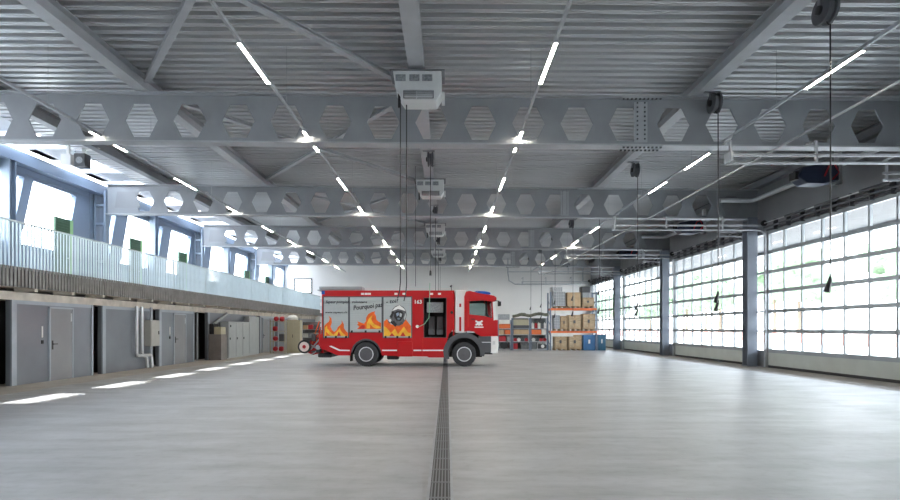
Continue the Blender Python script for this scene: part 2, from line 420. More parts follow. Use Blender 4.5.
# electrics between the second and third doors
cb = thing('junction_cabinet', 'grey wall-mounted electrical cabinet above white pipes on left wall', 'electrical cabinet', (XW, 21.0, 0.85))
MB().box(0.02, 0.3, 0.0, 0.62, 0, 1.0).build('box', 'box_grey', cb, bevel=0.01)
MB().box(0.3, 0.32, 0.03, 0.59, 0.03, 0.97).build('door', 'box_grey', cb)
MB().box(0.32, 0.335, 0.5, 0.54, 0.45, 0.58).build('latch', 'black', cb)
MB().tube([(0.12, 0.35, 0), (0.12, 0.35, -0.85)], 0.05).build('conduit', 'galvanised', cb)
MB().tube([(0.12, 0.35, 1.0), (0.12, 0.35, 1.5)], 0.05).build('conduit', 'galvanised', cb)
for i, y in enumerate((20.35, 20.7)):
    o = MB().tube([(XW+0.12, y, 2.35), (XW+0.12, y, 0.62), (XW+0.12, y+0.06, 0.52), (XW+0.12, y+0.5+0.1*i, 0.50), (XW+0.14, y+0.62, 0.42), (XW+0.14, y+0.7, 0.05)], 0.055, 10).build('drain_pipe', 'aluminium', None, smooth=True, loc=(XW+0.12, y, 0))
    tag(o, 'white insulated pipe bending at foot of left wall, %s the grey cabinet' % ('farther from' if i == 0 else 'next to'), 'pipe', 'pipes by the electrical cabinet')

# green gallery doors
for i, y0 in enumerate((19.9, 24.65, 29.1, 38.6, 43.0)):
    e = sempty('door_%d' % dn, (XL, y0, 3.1)); dn += 1
    lv = MB(); lv.box(0.0, 0.08, 0, 0.78, 0.02, 2.5)
    for q in range(22): lv.box(0.08, 0.10, 0.04, 0.74, 0.25+q*0.1, 0.29+q*0.1)
    lv.build('door_leaf', 'green_shaded', e)
    MB().box(0, 0.06, 0.80, 0.98, 0.0, 2.52).build('door_frame', 'green_lit', e)
    MB().tube([(0.08, 0.62, 1.05), (0.15, 0.62, 1.05), (0.15, 0.5, 1.05)], 0.012).build('door_handle', 'aluminium', e)

# left columns: battened at the beams, plain between
for k in range(-1, 4):
    y = B0+k*BAY
    ordn = {0: 'nearest', 1: 'second', 2: 'third', 3: 'farthest', -1: 'foremost'}[k]
    c = thing('battened_column', '%s battened steel column of two chords and rungs above left gallery' % ordn, 'column', (XL+0.16, y+0.0, 0), 0, 'battened columns on the gallery')
    for q in (-0.08, 0.31): MB().box(q-0.045, q+0.045, -0.11, 0.11, 3.1, 7.1).build('chord', 'left_column', c)
    b_ = MB(); z = 3.5
    while z < 7.1: b_.box(-0.04, 0.27, -0.10, 0.10, z-0.04, z+0.04); z += 0.75
    b_.build('batten', 'left_column', c)
    y += 4.15
    if y < YF:
        c = thing('steel_post', 'plain pale steel post midway between beams on left gallery, %s one' % ordn, 'post', (XL+0.17, y, 0), 0, 'plain posts on the gallery')
        MB().ibeam((0, 0, 3.1), (0, 0, 7.1), 0.3, 0.26).build('post', 'left_column', c) if False else None
        q = MB(); q.box(-0.15, 0.15, -0.14, -0.12, 3.1, 7.1); q.box(-0.15, 0.15, 0.12, 0.14, 3.1, 7.1); q.box(-0.01, 0.01, -0.12, 0.12, 3.1, 7.1)
        q.build('shaft', 'left_column', c); MB().box(-0.16, 0.17, -0.17, 0.17, 3.1, 3.13).build('base_plate', 'left_column', c)

# ------------------------------------------------------------------ right wall: sectional doors, columns
doors = [(22.3+BAY*k-8.0, 22.3+BAY*k-0.77) for k in range(-4, 4)]   # near edge, far edge (larger y)
hd = []
for i, (a, b) in enumerate(doors):
    b = min(b, YF-0.2)
    hd.append((a, b))
for q, (a, b) in enumerate(hd):
    e = sempty('door_%d' % dn, (XD, a, 0)); dn += 1
    L = b-a; NC = 7 if L > 6 else max(3, round(L/1.03)); z0, z1 = 0.66, 5.28
    f = MB(); pw = L/NC; ph = (z1-z0)/6
    for c in range(NC+1):
        t = 0.07 if 0 < c < NC else 0.09
        f.box(-0.045, 0.045, c*pw-t/2, c*pw+t/2, z0, z1)
    for r_ in range(7):
        t = 0.13 if 0 < r_ < 6 else 0.14
        f.box(-0.05, 0.05, 0, L, z0+r_*ph-t/2, z0+r_*ph+t/2)
    f.build('door_grid', 'door_frame', e)
    MB().box(0.0, 0.01, 0, L, z0, z1).build('pane', 'pane', e)
    p = MB(); p.box(-0.03, 0.05, 0, L, 0.10, z0-0.05); p.box(-0.035, -0.03, 0, L, 0.36, 0.375); p.build('bottom_panel', 'door_panel', e)
    MB().box(-0.02, 0.04, 0, L, 0.0, 0.10).build('bottom_seal', 'black', e)
    # vertical guides + overhead shaft with springs
    gd = MB()
    for yy in (-0.06, L+0.06): gd.box(-0.14, -0.02, yy-0.05, yy+0.05, 0, 5.35)
    gd.build('vertical_guide', 'galvanised', e)
    # horizontal tracks running into the hall
    for yy, ex in ((-0.03, -1.3), (L+0.03, -6.1)):
        tr = MB(); tr.tube([(-0.08, yy, 5.0), (-0.14, yy, 5.22), (-0.3, yy, 5.36), (-0.6, yy, 5.39), (ex, yy, 5.39)], 0.035, 6)
        tr.bar((-0.2, yy, 5.57), (ex, yy, 5.57), 0.05, 0.06)
        for hx in ((-1.2,) if ex > -2 else (-1.8, -4.0, -6.0)): tr.bar((hx, yy, 5.36), (hx, yy, 5.92), 0.05, 0.05); tr.bar((hx-0.1, yy, 5.86), (hx+0.1, yy+(0.5 if ex < -2 else -0.3), 6.0), 0.05, 0.05)
        tr.build('track', 'galvanised', e)
    tb = MB(); tb.bar((-6.1, L-0.25, 5.48), (-6.1, L+0.06, 5.48), 0.05, 0.22); tb.build('track_end_bracket', 'galvanised', e)
    sp = MB(); sp.tube([(-0.28, 0.0, 5.62), (-0.28, L, 5.62)], 0.018, 8)
    sp.build('shaft', 'aluminium', e)
    for yy in (1.0, 3.0, L-2.6):
        MB().tube([(-0.28, yy, 5.62), (-0.28, yy+1.1, 5.62)], 0.05, 10).build('torsion_spring', 'dark_grey', e)
    dm = MB()
    for yy in (0.1, L-0.15): dm.lathe([(0.06, -0.04), (0.11, -0.04), (0.11, 0.04), (0.06, 0.04)], (-0.28, yy, 5.62), 'Y', 14)
    dm.build('cable_drum', 'black', e)
    hb = MB(); hb.box(-0.22, -0.16, 0, L, 5.44, 5.5); hb.box(-0.10, -0.04, 0, L, 5.34, 5.40)
    for t in range(9): hb.box(-0.2, -0.05, 0.3+t*L/9.2-0.03, 0.3+t*L/9.2+0.03, 5.3, 5.7)
    hb.build('header_rail', 'dark_grey', e)
# jambs and fixed side lights between the doors
edges = [YN] + [v for ab in hd for v in ab] + [YF]
jb = MB(); n_w = 4
for i in range(0, len(edges), 2):
    a, b = edges[i], edges[i+1]
    if b-a < 0.5: 
        if b > a: jb.box(XD-0.02, XD+0.12, a, b, 0, 5.3)
        continue
    jb.box(XD-0.02, XD+0.12, a, a+0.12, 0, 5.3); jb.box(XD-0.02, XD+0.12, b-0.33, b, 0, 5.3); jb.box(XD, XD+0.1, a+0.12, b-0.33, 0, 0.66)
    for r_ in range(1, 6): jb.box(XD-0.02, XD+0.08, a+0.12, b-0.33, 0.66+r_*0.77-0.04, 0.66+r_*0.77+0.04)
    e = sempty('window_%d' % n_w, (XD, a, 0)); n_w += 1
    MB().box(0.02, 0.03, 0.12, b-a-0.33, 0.66, 5.3).build('pane', 'pane', e)
struct('wall_right', jb, 'header_grey')
struct('wall_right_header', MB().box(XD+0.03, XR, YN, YF, 5.28, 7.6), 'header_grey')
# outside canopy over the doors
mat('canopy_grey', (0.10, 0.105, 0.11), 0.6)
cn = MB(); cn.box(XR, 18.4, YN, YF, 5.95, 6.15); cn.box(18.3, 18.42, YN, YF, 5.75, 6.2)
struct('wall_right_canopy', cn, 'canopy_grey')

ordw = ['foremost', 'second', 'first full', 'second', 'third', 'farthest']
for k in range(-2, 4):
    y = 22.3+BAY*k
    if y > YF-0.4: continue
    lab = {-2: 'closest to the viewpoint', -1: 'beside the nearest door', 0: 'widest in view, between the nearest two glazed doors', 1: 'thinner, second along the right wall', 2: 'third and farthest along the right wall'}[k]
    c = thing('steel_column', 'blue-grey steel H column by the glazed doors, '+lab, 'column', (12.28, y, 0), 0, 'columns between the glazed doors')
    q = MB(); q.box(-0.2, 0.2, -0.2, -0.175, 0, 6.0); q.box(-0.2, 0.2, 0.175, 0.2, 0, 6.0); q.box(-0.012, 0.012, -0.175, 0.175, 0, 6.0)
    q.build('shaft', 'column_grey', c)
    MB().box(-0.23, 0.23, -0.24, 0.24, 0, 0.03).build('base_plate', 'column_grey', c)
    MB().box(-0.23, 0.23, -0.24, 0.24, 5.9, 5.93).build('cap_plate', 'column_grey', c)

# ------------------------------------------------------------------ castellated roof beams
def hexa(cx, cz): return [(cx-0.20, cz-0.405), (cx+0.20, cz-0.405), (cx+0.40, cz), (cx+0.20, cz+0.405), (cx-0.20, cz+0.405), (cx-0.40, cz)]
NM = {-1: 'overhead castellated beam, closest to the viewpoint', 0: 'nearest', 1: 'second', 2: 'third', 3: 'fourth and farthest'}
for k in range(0, 4):
    y = B0+k*BAY
    xa, xb = XL+0.52, 12.55
    bm_ = thing('castellated_beam', '%s grey steel roof beam with row of hexagonal openings spanning the hall' % NM[k], 'beam', (0, y, 6.0), 0, 'castellated roof beams')
    def Z(x, z): return z-6.0+zs(x)
    out = [(xa, Z(xa, ZB+0.02)), (xb, Z(xb, ZB+0.02)), (xb, Z(xb, ZT-0.02)), (xa, Z(xa, ZT-0.02))]
    lp = [out]
    for j in range(-12, 10):
        cx = 0.81+1.186*j
        if cx-0.4 > xa+0.5 and cx+0.4 < xb-1.2: lp.append([(a, Z(a, 6.58+b)) for a, b in hexa(cx, 0)])
    MB().plate(lp, -0.016, 0.016).build('web', 'beam_grey', bm_)
    for z_, nm in ((ZB, 'bottom_flange'), (ZT, 'top_flange')):
        f = MB(); f.bar((xa, 0, Z(xa, z_)), (xb, 0, Z(xb, z_)), 0.30, 0.035); f.build(nm, 'purlin_grey', bm_)
    # plates closing the end openings
    e = MB()
    for cx in (0.81+1.186*9, 0.81-1.186*12):
        if cx > 0: e.plate([[(a, Z(a, 6.58+b)) for a, b in hexa(cx, 0)]], -0.026, -0.016)
    e.plate([[(xa+0.3, Z(xa, 6.3)), (xa+1.35, Z(xa, 6.3)), (xa+1.15, Z(xa, 6.95)), (xa+0.4, Z(xa, 6.95))]], -0.026, -0.016)
    e.build('infill_plate', 'header_grey', bm_)
    # bolted splice
    s_ = MB(); sxx = 4.75
    s_.box(sxx-0.16, sxx+0.16, -0.03, -0.009, Z(sxx, ZB+0.1), Z(sxx, ZT-0.1)); s_.box(sxx-0.5, sxx+0.5, -0.14, 0.14, Z(sxx, ZB)-0.04, Z(sxx, ZB)-0.018)
    s_.box(sxx-0.5, sxx+0.5, -0.14, 0.14, Z(sxx, ZT)-0.04, Z(sxx, ZT)-0.018)
    s_.build('splice_plate', 'purlin_grey', bm_)
    bo = MB()
    for i in range(9):
        for sgn in (-1, 1):
            for xx in (sxx-0.09, sxx+0.09): bo.box(xx-0.017, xx+0.017, -0.055, -0.03, Z(sxx, ZB)+0.16+i*0.11, Z(sxx, ZB)+0.195+i*0.11)
            break
    for i in range(10):
        for yy in (-0.11, 0.11):
            xx = sxx-0.45+i*0.1; bo.box(xx-0.022, xx+0.022, yy-0.02, yy+0.02, Z(sxx, ZB)-0.075, Z(sxx, ZB)-0.04)
            bo.box(xx-0.018, xx+0.018, yy-0.02, yy+0.02, Z(sxx, ZT)-0.07, Z(sxx, ZT)-0.04)
    bo.build('bolt_rows', 'dark_grey', bm_)

# purlins running down the hall on top of the beams
for x, m, wd, lab in ((-0.68, 'purlin_grey', 0.34, 'light grey roof girder down the middle of the ceiling, above the unit heaters'),
                      (-7.4, 'purlin_grey', 0.30, 'light grey roof girder left of middle, where the diagonal braces meet'),
                      (6.15, 'purlin_grey', 0.30, 'light grey roof girder on the right, carrying the hanging cord reels'),
                      (-11.4, 'dark_purlin', 0.26, 'dark grey roof girder along the edge of the left skylights')):
    o = MB().ibeam((x, YN, ZT+0.02+0.17+zs(x)), (x, YF, ZT+0.02+0.17+zs(x)), wd, 0.33).build('roof_girder', m, None, loc=(x, 20, ZT))
    tag(o, lab, 'girder', 'girders running the length of the roof')
o = MB().ibeam((12.45, YN, ZT+0.17+zs(12.4)), (12.45, YF, ZT+0.17+zs(12.4)), 0.24, 0.30).build('roof_girder', 'dark_purlin', None, loc=(12.45, 20, ZT))
tag(o, 'dark roof girder at the top of right wall above the glazed doors', 'girder', 'girders running the length of the roof')
# wind bracing crosses between the left and middle girders
BAYN = {-2: 'behind the viewpoint', -1: 'overhead before the nearest beam', 0: 'between the nearest and second beams', 1: 'between the second and third beams', 2: 'between the third and farthest beams', 3: 'in last bay before rear wall'}
for k in range(-1, 4):
    y0 = B0+k*BAY+0.3; y1 = min(y0+BAY-0.6, YF-0.3)
    for (xa, xb, w_) in ((-7.2, -0.85, 'leaning right'), (-0.85, -7.2, 'leaning left')):
        za = ZT+0.10+zs(xa); zb = ZT+0.10+zs(xb); dz = 0 if xa < xb else 0.11
        o = MB().ibeam((xa, y0, za+dz), (xb, y1, zb+dz), 0.15, 0.10, 0.012, 0.012).build('roof_brace', 'purlin_grey', None, loc=((xa+xb)/2, (y0+y1)/2, za))
        tag(o, 'diagonal roof brace %s, %s' % (w_, BAYN[k]), 'brace', 'diagonal braces under the roof')

# ------------------------------------------------------------------ LED light lines
LN = {-8.56: 'far left', -3.44: 'left of middle', 1.8: 'right of middle', 7.07: 'far right'}
for x in (-8.56, -3.44, 1.8, 7.07):
    zl = 1.55+4.74
    t = thing('light_line', 'thin ceiling rail with glowing LED bars running down the hall, %s one' % LN[x], 'light', (x, 20, zl), 0, 'LED light lines')
    MB().box(-0.025, 0.025, 3.5-20, 46.5-20, 0.0, 0.06).build('rail', 'galvanised', t)
    lam = None
    for y in ([10.1, 15.6, 18.5, 26.4, 30.5, 36.5, 40.6] if x > 6 else [5.75+4.1*j for j in range(2 if x < -8 else 0, 10)]):
        if lam is None:
            lam = MB().box(-0.027, 0.027, -0.75, 0.75, -0.034, -0.03).build('lamp', 'lamp', t); o = lam
            hs = MB().box(-0.036, 0.036, -0.77, 0.77, -0.03, 0.0).box(-0.036, -0.029, -0.77, 0.77, -0.036, -0.03).box(0.029, 0.036, -0.77, 0.77, -0.036, -0.03).build('lamp_housing', 'galvanised', lam)
        else:
            o = lam.copy(); COL.objects.link(o); o.parent = t
            h2 = hs.copy(); COL.objects.link(h2); h2.parent = o
        o.location = (0, y-20, 0)
    h = MB(); y = 7.7
    while y < 46: h.tube([(0, y-20, 0.05), (0, y-20, ZP-zl+zs(x))], 0.006, 4); y += 4.1
    h.build('suspension_wires', 'galvanised', t)
o = MB().tube([(8.07, 3, 5.95), (8.07, 46, 5.95)], 0.028, 8).build('overhead_pipe', 'galvanised', None, loc=(8.07, 20, 5.95))
tag(o, 'thin bare steel pipe running down the hall right of the far right light line', 'pipe')

# ------------------------------------------------------------------ unit heaters
def heater():
    t = thing('unit_heater', 'white boxy unit heater hung under the middle girder, nearest and largest', 'heater', (0, 0, 0), 0, 'unit heaters under the middle girder')
    out = [(-0.53, 0.80), (0.53, 0.80), (0.53, 0.34), (0.42, 0.17), (-0.30, 0.17), (-0.47, 0.42)]
    MB().plate([out], -0.32, 0.22).build('casing', 'heater_white', t, bevel=0.012)
    g_ = MB()
    for xx in (-0.36, -0.06, 0.22): g_.box(xx-0.11, xx+0.11, -0.335, -0.32, 0.58, 0.72)
    g_.build('air_intake', 'mesh_grey', t)
    g_ = MB(); g_.box(-0.30, 0.36, -0.33, -0.315, 0.20, 0.37); g_.build('air_outlet', 'dark_grey', t)
    lv = MB()
    for q in range(4): lv.bar((-0.28, -0.36, 0.22+q*0.043), (0.34, -0.36, 0.22+q*0.043), 0.04, 0.006, (0, 0.5, 1))
    lv.box(-0.02, 0.0, -0.37, -0.33, 0.20, 0.37)
    lv.build('louvre', 'aluminium', t)
    MB().box(0.53, 0.60, -0.12, 0.2, 0.25, 0.42).build('control_box', 'heater_white', t)
    h = MB(); 
    for xx in (-0.4, 0.4): h.bar((xx*0.2, 0, 0.8), (xx*0.2, 0, 0.905), 0.04, 0.04)
    h.box(-0.6, 0.6, -0.34, 0.34, 0.8, 0.83); h.build('hanger', 'dark_purlin', t)
    MB().tube([(-0.40, -0.2, 0.40), (-0.40, -0.2, 0.05)], 0.03).build('pipe_stub', 'black', t)
    return t
h0 = heater(); h0.location = (-0.65, 12.3, 6.35)
for i, nm in ((1, 'second nearest'), (2, 'third'), (3, 'smallest, farthest away')):
    dup(h0, (-0.65, 12.3+BAY*i, 6.35), 'white boxy unit heater hung under the middle girder, '+nm)

# ------------------------------------------------------------------ cord reels on the right girder
def reel():
    t = thing('cord_reel', 'grey cord reel', 'cord reel', (0, 0, 0), 0, 'cord reels with hanging cords')
    MB().lathe([(0.13, -0.10), (0.23, -0.09), (0.23, -0.04), (0.19, -0.03), (0.19, 0.03), (0.23, 0.04), (0.23, 0.09), (0.13, 0.10)], (0, 0, 0), 'X', 24).build('drum', 'dark_grey', t, smooth=True)
    MB().lathe([(0.02, -0.15), (0.07, -0.14), (0.08, -0.10)], (0, 0, 0), 'X', 16).build('hub', 'black', t, smooth=True)
    b = MB(); b.box(-0.12, -0.105, -0.03, 0.03, 0, 0.26); b.box(0.105, 0.12, -0.03, 0.03, 0, 0.26); b.box(-0.25, 0.13, -0.05, 0.05, 0.26, 0.28)
    b.build('bracket', 'dark_purlin', t)
    MB().tube([(0.0, 0, -0.15), (0.05, 0, -0.24), (0.12, 0, -0.20)], 0.012).build('guide_eye', 'black', t)
    return t
RN = ['nearest, upper right corner of view', 'second nearest', 'third nearest', 'fourth', 'fifth', 'sixth', 'seventh', 'farthest of the row']
r0 = reel(); cn_ = 0
for i, y in enumerate((9.3, 13.15, 18.7, 23.4, 28.3, 33.0, 37.8, 42.5)):
    loc = (6.4, y, 6.92)
    t = r0 if i == 0 else dup(r0, loc)
    t.location = loc; t['label'] = 'grey cord reel with long black cord on right girder, '+RN[i]
    zend = (2.3 if i < 3 else 3.3)-loc[2]+(-0.1 if i else 0.1)
    MB().tube([(0.08, 0, -0.2), (0.085, 0, zend*0.5), (0.08, 0, zend)], 0.012, 5).build('cord', 'black', t)
    MB().tube([(0.08, 0, zend+0.02), (0.075, 0, zend-0.05), (0.05, 0, zend-0.13), (0.02, 0, zend-0.24)], [0.02, 0.035, 0.04, 0.055], 8).build('plug', 'black', t, smooth=True)
# reels and drop lines under the middle girder
MN = ['nearest one', 'second', 'third', 'farthest one']
for i, y in enumerate((17.7, 25.5, 34.2, 42.6)):
    t = dup(r0, (-0.53, y, 6.975)); t['label'] = 'dark cord reel under the middle girder between unit heaters, '+MN[i]; t['group'] = 'cord reels under the middle girder'
    for ch in list(t.children):
        if ch.name.startswith(('cord', 'plug')): bpy.data.objects.remove(ch)
    ze = (3.2 if i else 3.4)-6.975
    MB().tube([(0.0, 0, -0.2), (0, 0, ze)], 0.012, 5).build('cord', 'black', t)
    MB().tube([(0, 0, ze), (0, 0, ze-0.16)], [0.03, 0.04], 8).build('plug', 'black', t)
for x, y, z1, lab in ((-1.02, 12.05, 2.45, 'left of the pair of black hoses hanging from nearest unit heater'), (-0.90, 12.25, 2.40, 'right of the pair of black hoses hanging from nearest unit heater')):
    o = MB().tube([(x, y, 6.55), (x, y, 4.2), (x, y, z1+0.1), (x-0.02, y, z1-0.1), (x-0.06, y, z1-0.25)], 0.013, 6).build('drop_hose', 'black', None, loc=(x, y, 6.3)); tag(o, lab, 'hose', 'black drop hoses')

# ------------------------------------------------------------------ door operators (blue motors) on the right
for i, (y, lab) in enumerate(((17.3, 'nearest and largest'), (26.1, 'second'), (34.8, 'third, small in the distance'))):
    t = thing('door_operator', 'dark blue door motor with red cables above glazed doors, '+lab, 'motor', (11.3, y-0.4, 6.02), 0, 'blue door motors'); t.scale = (1.15, 1.15, 1.2)
    MB().plate([[(-0.55, 0.1), (-0.45, 0.34), (0.0, 0.42), (0.45, 0.42), (0.5, 0.36), (0.5, 0.0), (0.15, -0.08), (-0.35, -0.06)]], -0.22, 0.22).build('housing', 'blue_motor', t, bevel=0.03)
    MB().box(-0.6, -0.5, -0.13, 0.13, 0.05, 0.25).build('vent_cap', 'black', t)
    MB().tube([(0.1, -0.24, 0.1), (0.2, -0.27, 0.35), (0.35, -0.25, 0.42), (0.5, -0.2, 0.2), (0.3, -0.26, 0.02)], 0.02, 6).build('red_cable', 'red_plastic', t)
    b = MB(); b.box(0.5, 0.66, -0.1, 0.1, -0.05, 0.0); b.box(0.58, 0.66, -0.1, 0.1, -0.05, 0.9); b.build('bracket', 'aluminium', t)
# horizontal ducts beside the door header
for i, y1 in enumerate((21.9, 30.7, 39.4)):
    z = 6.62
    o = MB().tube([(10.9, y1+0.05, z+0.02), (12.0, y1, z), (12.15, y1-0.1, z), (12.2, y1-0.35, z), (12.2, y1-8.0, z)], 0.085, 10).build('rain_pipe', 'aluminium', None, smooth=True, loc=(12.2, y1, z))
    tag(o, 'shiny steel pipe above the right glazed doors, turning in at the %s column' % ['first visible', 'second', 'third'][i], 'pipe', 'steel pipes above the doors')
# pale pipe frame hung in front of rear wall
o = MB().tube([(5.2, 47.0, 7.6), (5.2, 47.0, 6.3), (5.3, 47.0, 5.6), (5.8, 47.0, 5.3), (11.4, 47.0, 5.3), (11.6, 47.0, 5.6), (11.6, 47.0, 7.5)], 0.05, 8).tube([(5.25, 47.0, 6.35), (11.6, 47.0, 6.35)], 0.035, 6).build('hanging_rail', 'galvanised', None, smooth=True, loc=(7, 47.0, 4.6))
tag(o, 'pale bent pipe rail hanging in front of the rear wall above the storage racks', 'rail')
# loudspeaker at the left skylight
t = thing('loudspeaker', 'dark square loudspeaker on white bracket under the left skylights', 'loudspeaker', (-11.8, 17.8, 6.74))
MB().box(-0.17, 0.17, -0.15, 0.15, 0, 0.42).build('cabinet', 'dark_grey', t)
MB().lathe([(0.11, 0), (0.11, 0.01)], (0.0, -0.165, 0.2), 'Y', 20).build('cone', 'mesh_grey', t)
MB().box(-0.05, 0.05, 0.05, 0.12, 0.42, 0.66).box(-0.05, 0.5, 0.05, 0.12, 0.60, 0.66).build('bracket', 'truck_white', t)
t = thing('loudspeaker', 'white square box lamp beside dark loudspeaker under left skylights', 'floodlight', (-12.35, 17.9, 6.84))
MB().box(-0.16, 0.16, -0.1, 0.1, 0, 0.35).build('housing', 'truck_white', t); MB().box(-0.04, 0.04, 0, 0.08, 0.35, 0.828).build('bracket', 'truck_white', t)
t.name = 'flood_lamp'

# ------------------------------------------------------------------ FIRE ENGINE
TY = 22.2; S = 24.77
truck = thing('fire_engine', 'red fire engine with grey shutters, flame artwork and blue beacons parked across the hall', 'fire engine', (-1.5, TY+1.25, 0))
def TX(px): return (px-447)/S
def TZ(py): return (366.4-py)/S
def TT(mb):
    mb.v = [(x+1.5, y-TY-1.25, z) for x, y, z in mb.v]; return mb
def P(*pts): return [(TX(a), TZ(b)) for a, b in pts]
def rect(a, b, c, d): return P((a, d), (c, d), (c, b), (a, b))
Y0, Y1 = TY, TY+2.5
def arc(cx, cz, r, a0, a1, n=10): return [(cx+r*math.cos(R(a0+(a1-a0)*i/n)), cz+r*math.sin(R(a0+(a1-a0)*i/n))) for i in range(n+1)]
RW, FW, WR = TX(366), TX(464.2), 0.49
# body side skins
def side_out():
    o = P((322, 291.5), (324, 290.6), (449, 290.6), (452, 292), (454.3, 296), (454.3, 328), (449, 334), (446, 345), (445, 357.5), (429, 357.5), (427, 356.5), (382, 355.5))
    o += [(RW+0.62, 0.48)]+arc(RW, 0.50, 0.62, 10, 90, 5)+arc(RW, 0.50, 0.62, 100, 178, 5)+P((351, 355.5), (338, 355.5), (331, 352.5), (320, 348), (319.5, 337.5), (322, 337.5))
    return o
openg = rect(424.2, 298.2, 446, 337.2)
for ya, yb, op in ((Y0, Y0+0.06, 1), (Y1-0.06, Y1, 0)):
    TT(MB().plate([side_out()]+([openg] if op else []), ya, yb)).build('body_side', 'truck_red', truck)
c = MB(); c.box(TX(322), TX(454.3), Y0+0.05, Y1-0.05, TZ(292), TZ(290.4)); c.box(TX(322), TX(322)+0.05, Y0+0.05, Y1-0.05, TZ(353), TZ(291)); c.box(TX(453), TX(454.3), Y0+0.05, Y1-0.05, TZ(338), TZ(291))
TT(c).build('body_roof', 'truck_red', truck)
# dark core behind shutters, leaving the crew recess open
c = MB(); c.box(TX(323.5), TX(422), Y0+0.07, Y1-0.07, TZ(331), TZ(292.5)); c.box(TX(422), TX(452), Y0+1.0, Y1-0.07, TZ(352), TZ(292.5)); c.box(TX(422), TX(452), Y0+0.07, Y0+1.0, TZ(352), TZ(338.5))
c.box(TX(384), TX(422), Y0+0.07, Y1-0.07, TZ(352), TZ(331)); c.box(TX(323.5), TX(349), Y0+0.07, Y1-0.07, TZ(350), TZ(331))
TT(c).build('inner_body', 'black', truck)
c = MB(); c.box(TX(335), TX(494), Y0+0.75, Y0+0.95, 0.45, 0.72); c.box(TX(335), TX(494), Y1-0.95, Y1-0.75, 0.45, 0.72); TT(c).build('chassis', 'black', truck)
# equipment inside crew opening
TT(MB().box(TX(426.5), TX(443), Y0+0.3, Y0+0.95, TZ(312), TZ(302))).build('equipment_box', 'mesh_grey', truck)
for a in (428, 436.5):
    q = MB(); q.box(TX(a), TX(a+6.5), Y0+0.35, Y0+0.9, TZ(335), TZ(329)); q.box(TX(a), TX(a+6.5), Y0+0.75, Y0+0.9, TZ(335), TZ(316)); TT(q).build('crew_seat', 'seat_grey', truck, bevel=0.03)
f = MB().plate([rect(423.6, 297.6, 446.6, 337.8), openg], Y0-0.012, Y0+0.01); TT(f).build('opening_frame', 'dark_grey', truck)
# shutters with artwork
ART = -0.016
def flame(base, pts): return P(*pts)
sh = {}
for nm, (a, b, c_, d_) in (('1', (324, 297.3, 348.2, 337.5)), ('2', (350, 297.3, 381.6, 332)), ('3', (383.6, 297.3, 411.3, 337.5))):
    TT(MB().plate([rect(a-1, b-1, c_+1, d_+0.6), rect(a, b, c_, d_)], Y0-0.012, Y0+0.01)).build('shutter_frame', 'dark_grey', truck)
    m2 = MB(); x0, x1 = TX(a), TX(c_); z = TZ(d_)
    while z < TZ(b)-0.02:
        zz = min(z+0.09, TZ(b)); m2.add([(x0, Y0-0.004, z), (x1, Y0-0.004, z), (x1, Y0-0.010, (z+zz)/2), (x0, Y0-0.010, (z+zz)/2), (x1, Y0-0.004, zz), (x0, Y0-0.004, zz)], [(0,1,2,3), (3,2,4,5)]); z = zz
    s0 = TT(m2).build('shutter', 'shutter', truck); sh[nm] = s0
    q = MB()
    q.box(x0+0.12, x1-0.12, Y0-0.04, Y0-0.012, TZ(d_-0.1), TZ(d_-1.3)); TT(q).build('pull_bar', 'galvanised', s0)
    q = MB()
    for xx in (x0+0.08, (x0+x1)/2, x1-0.08): q.box(xx-0.04, xx+0.04, Y0-0.05, Y0-0.01, TZ(d_+0.8), TZ(d_-1.6))
    TT(q).build('latches', 'black', s0)
def art(loop, m, sn, k=0): TT(MB().plate([P(*loop)], Y0+ART-0.003*k, Y0-0.011)).build('flame_artwork' if 'flame' in m else 'artwork', m, sh[sn])
# panel 1 flames
art([(324.3,336),(324.3,326),(326.5,323.5),(329,321.5),(329.8,318.5),(328.6,315.5),(331.5,318.5),(332,322.5),(330.6,326.5),(332,330),(334.5,332),(337,329.5),(338,327),(340.5,325),(341.8,323),(341.6,320),(344,324.5),(344,328),(346,331),(348,333),(348,336)], 'flame_orange', '1')
art([(325,336),(325,328),(327,325.5),(327.5,328.5),(330,331.5),(333.5,334.8),(336,332.5),(338.5,330),(340,327.5),(341,331),(344,334),(346,336)], 'flame_yellow', '1', 1)
art([(326.5,336),(326,331.5),(328.5,334),(331,336)], 'flame_orange', '1', 2)
art([(337,336),(339,331.5),(341,336)], 'flame_red', '1', 2)
# panel 2 flames
art([(357,329),(359.5,326.5),(357,324.8),(358.5,323.5),(357.3,321.2),(361,322.6),(364,323.8),(366,321),(366.2,317.5),(368.5,314),(372,312),(375.2,311.3),(374.4,313.2),(376,316),(376.4,319.5),(378.5,321.5),(381.2,323),(381.2,329)], 'flame_orange', '2')
art([(366.5,328.5),(366.8,323.5),(369,318.5),(372.5,315),(371.3,319),(372.5,322),(375,324.5),(381,327),(381,328.5)], 'flame_yellow', '2', 1)
art([(370,329),(370,324),(373,327),(377,329)], 'flame_orange', '2', 2)
art([(358.5,329),(362,325),(365,325.5),(364.5,329)], 'flame_red', '2', 1)
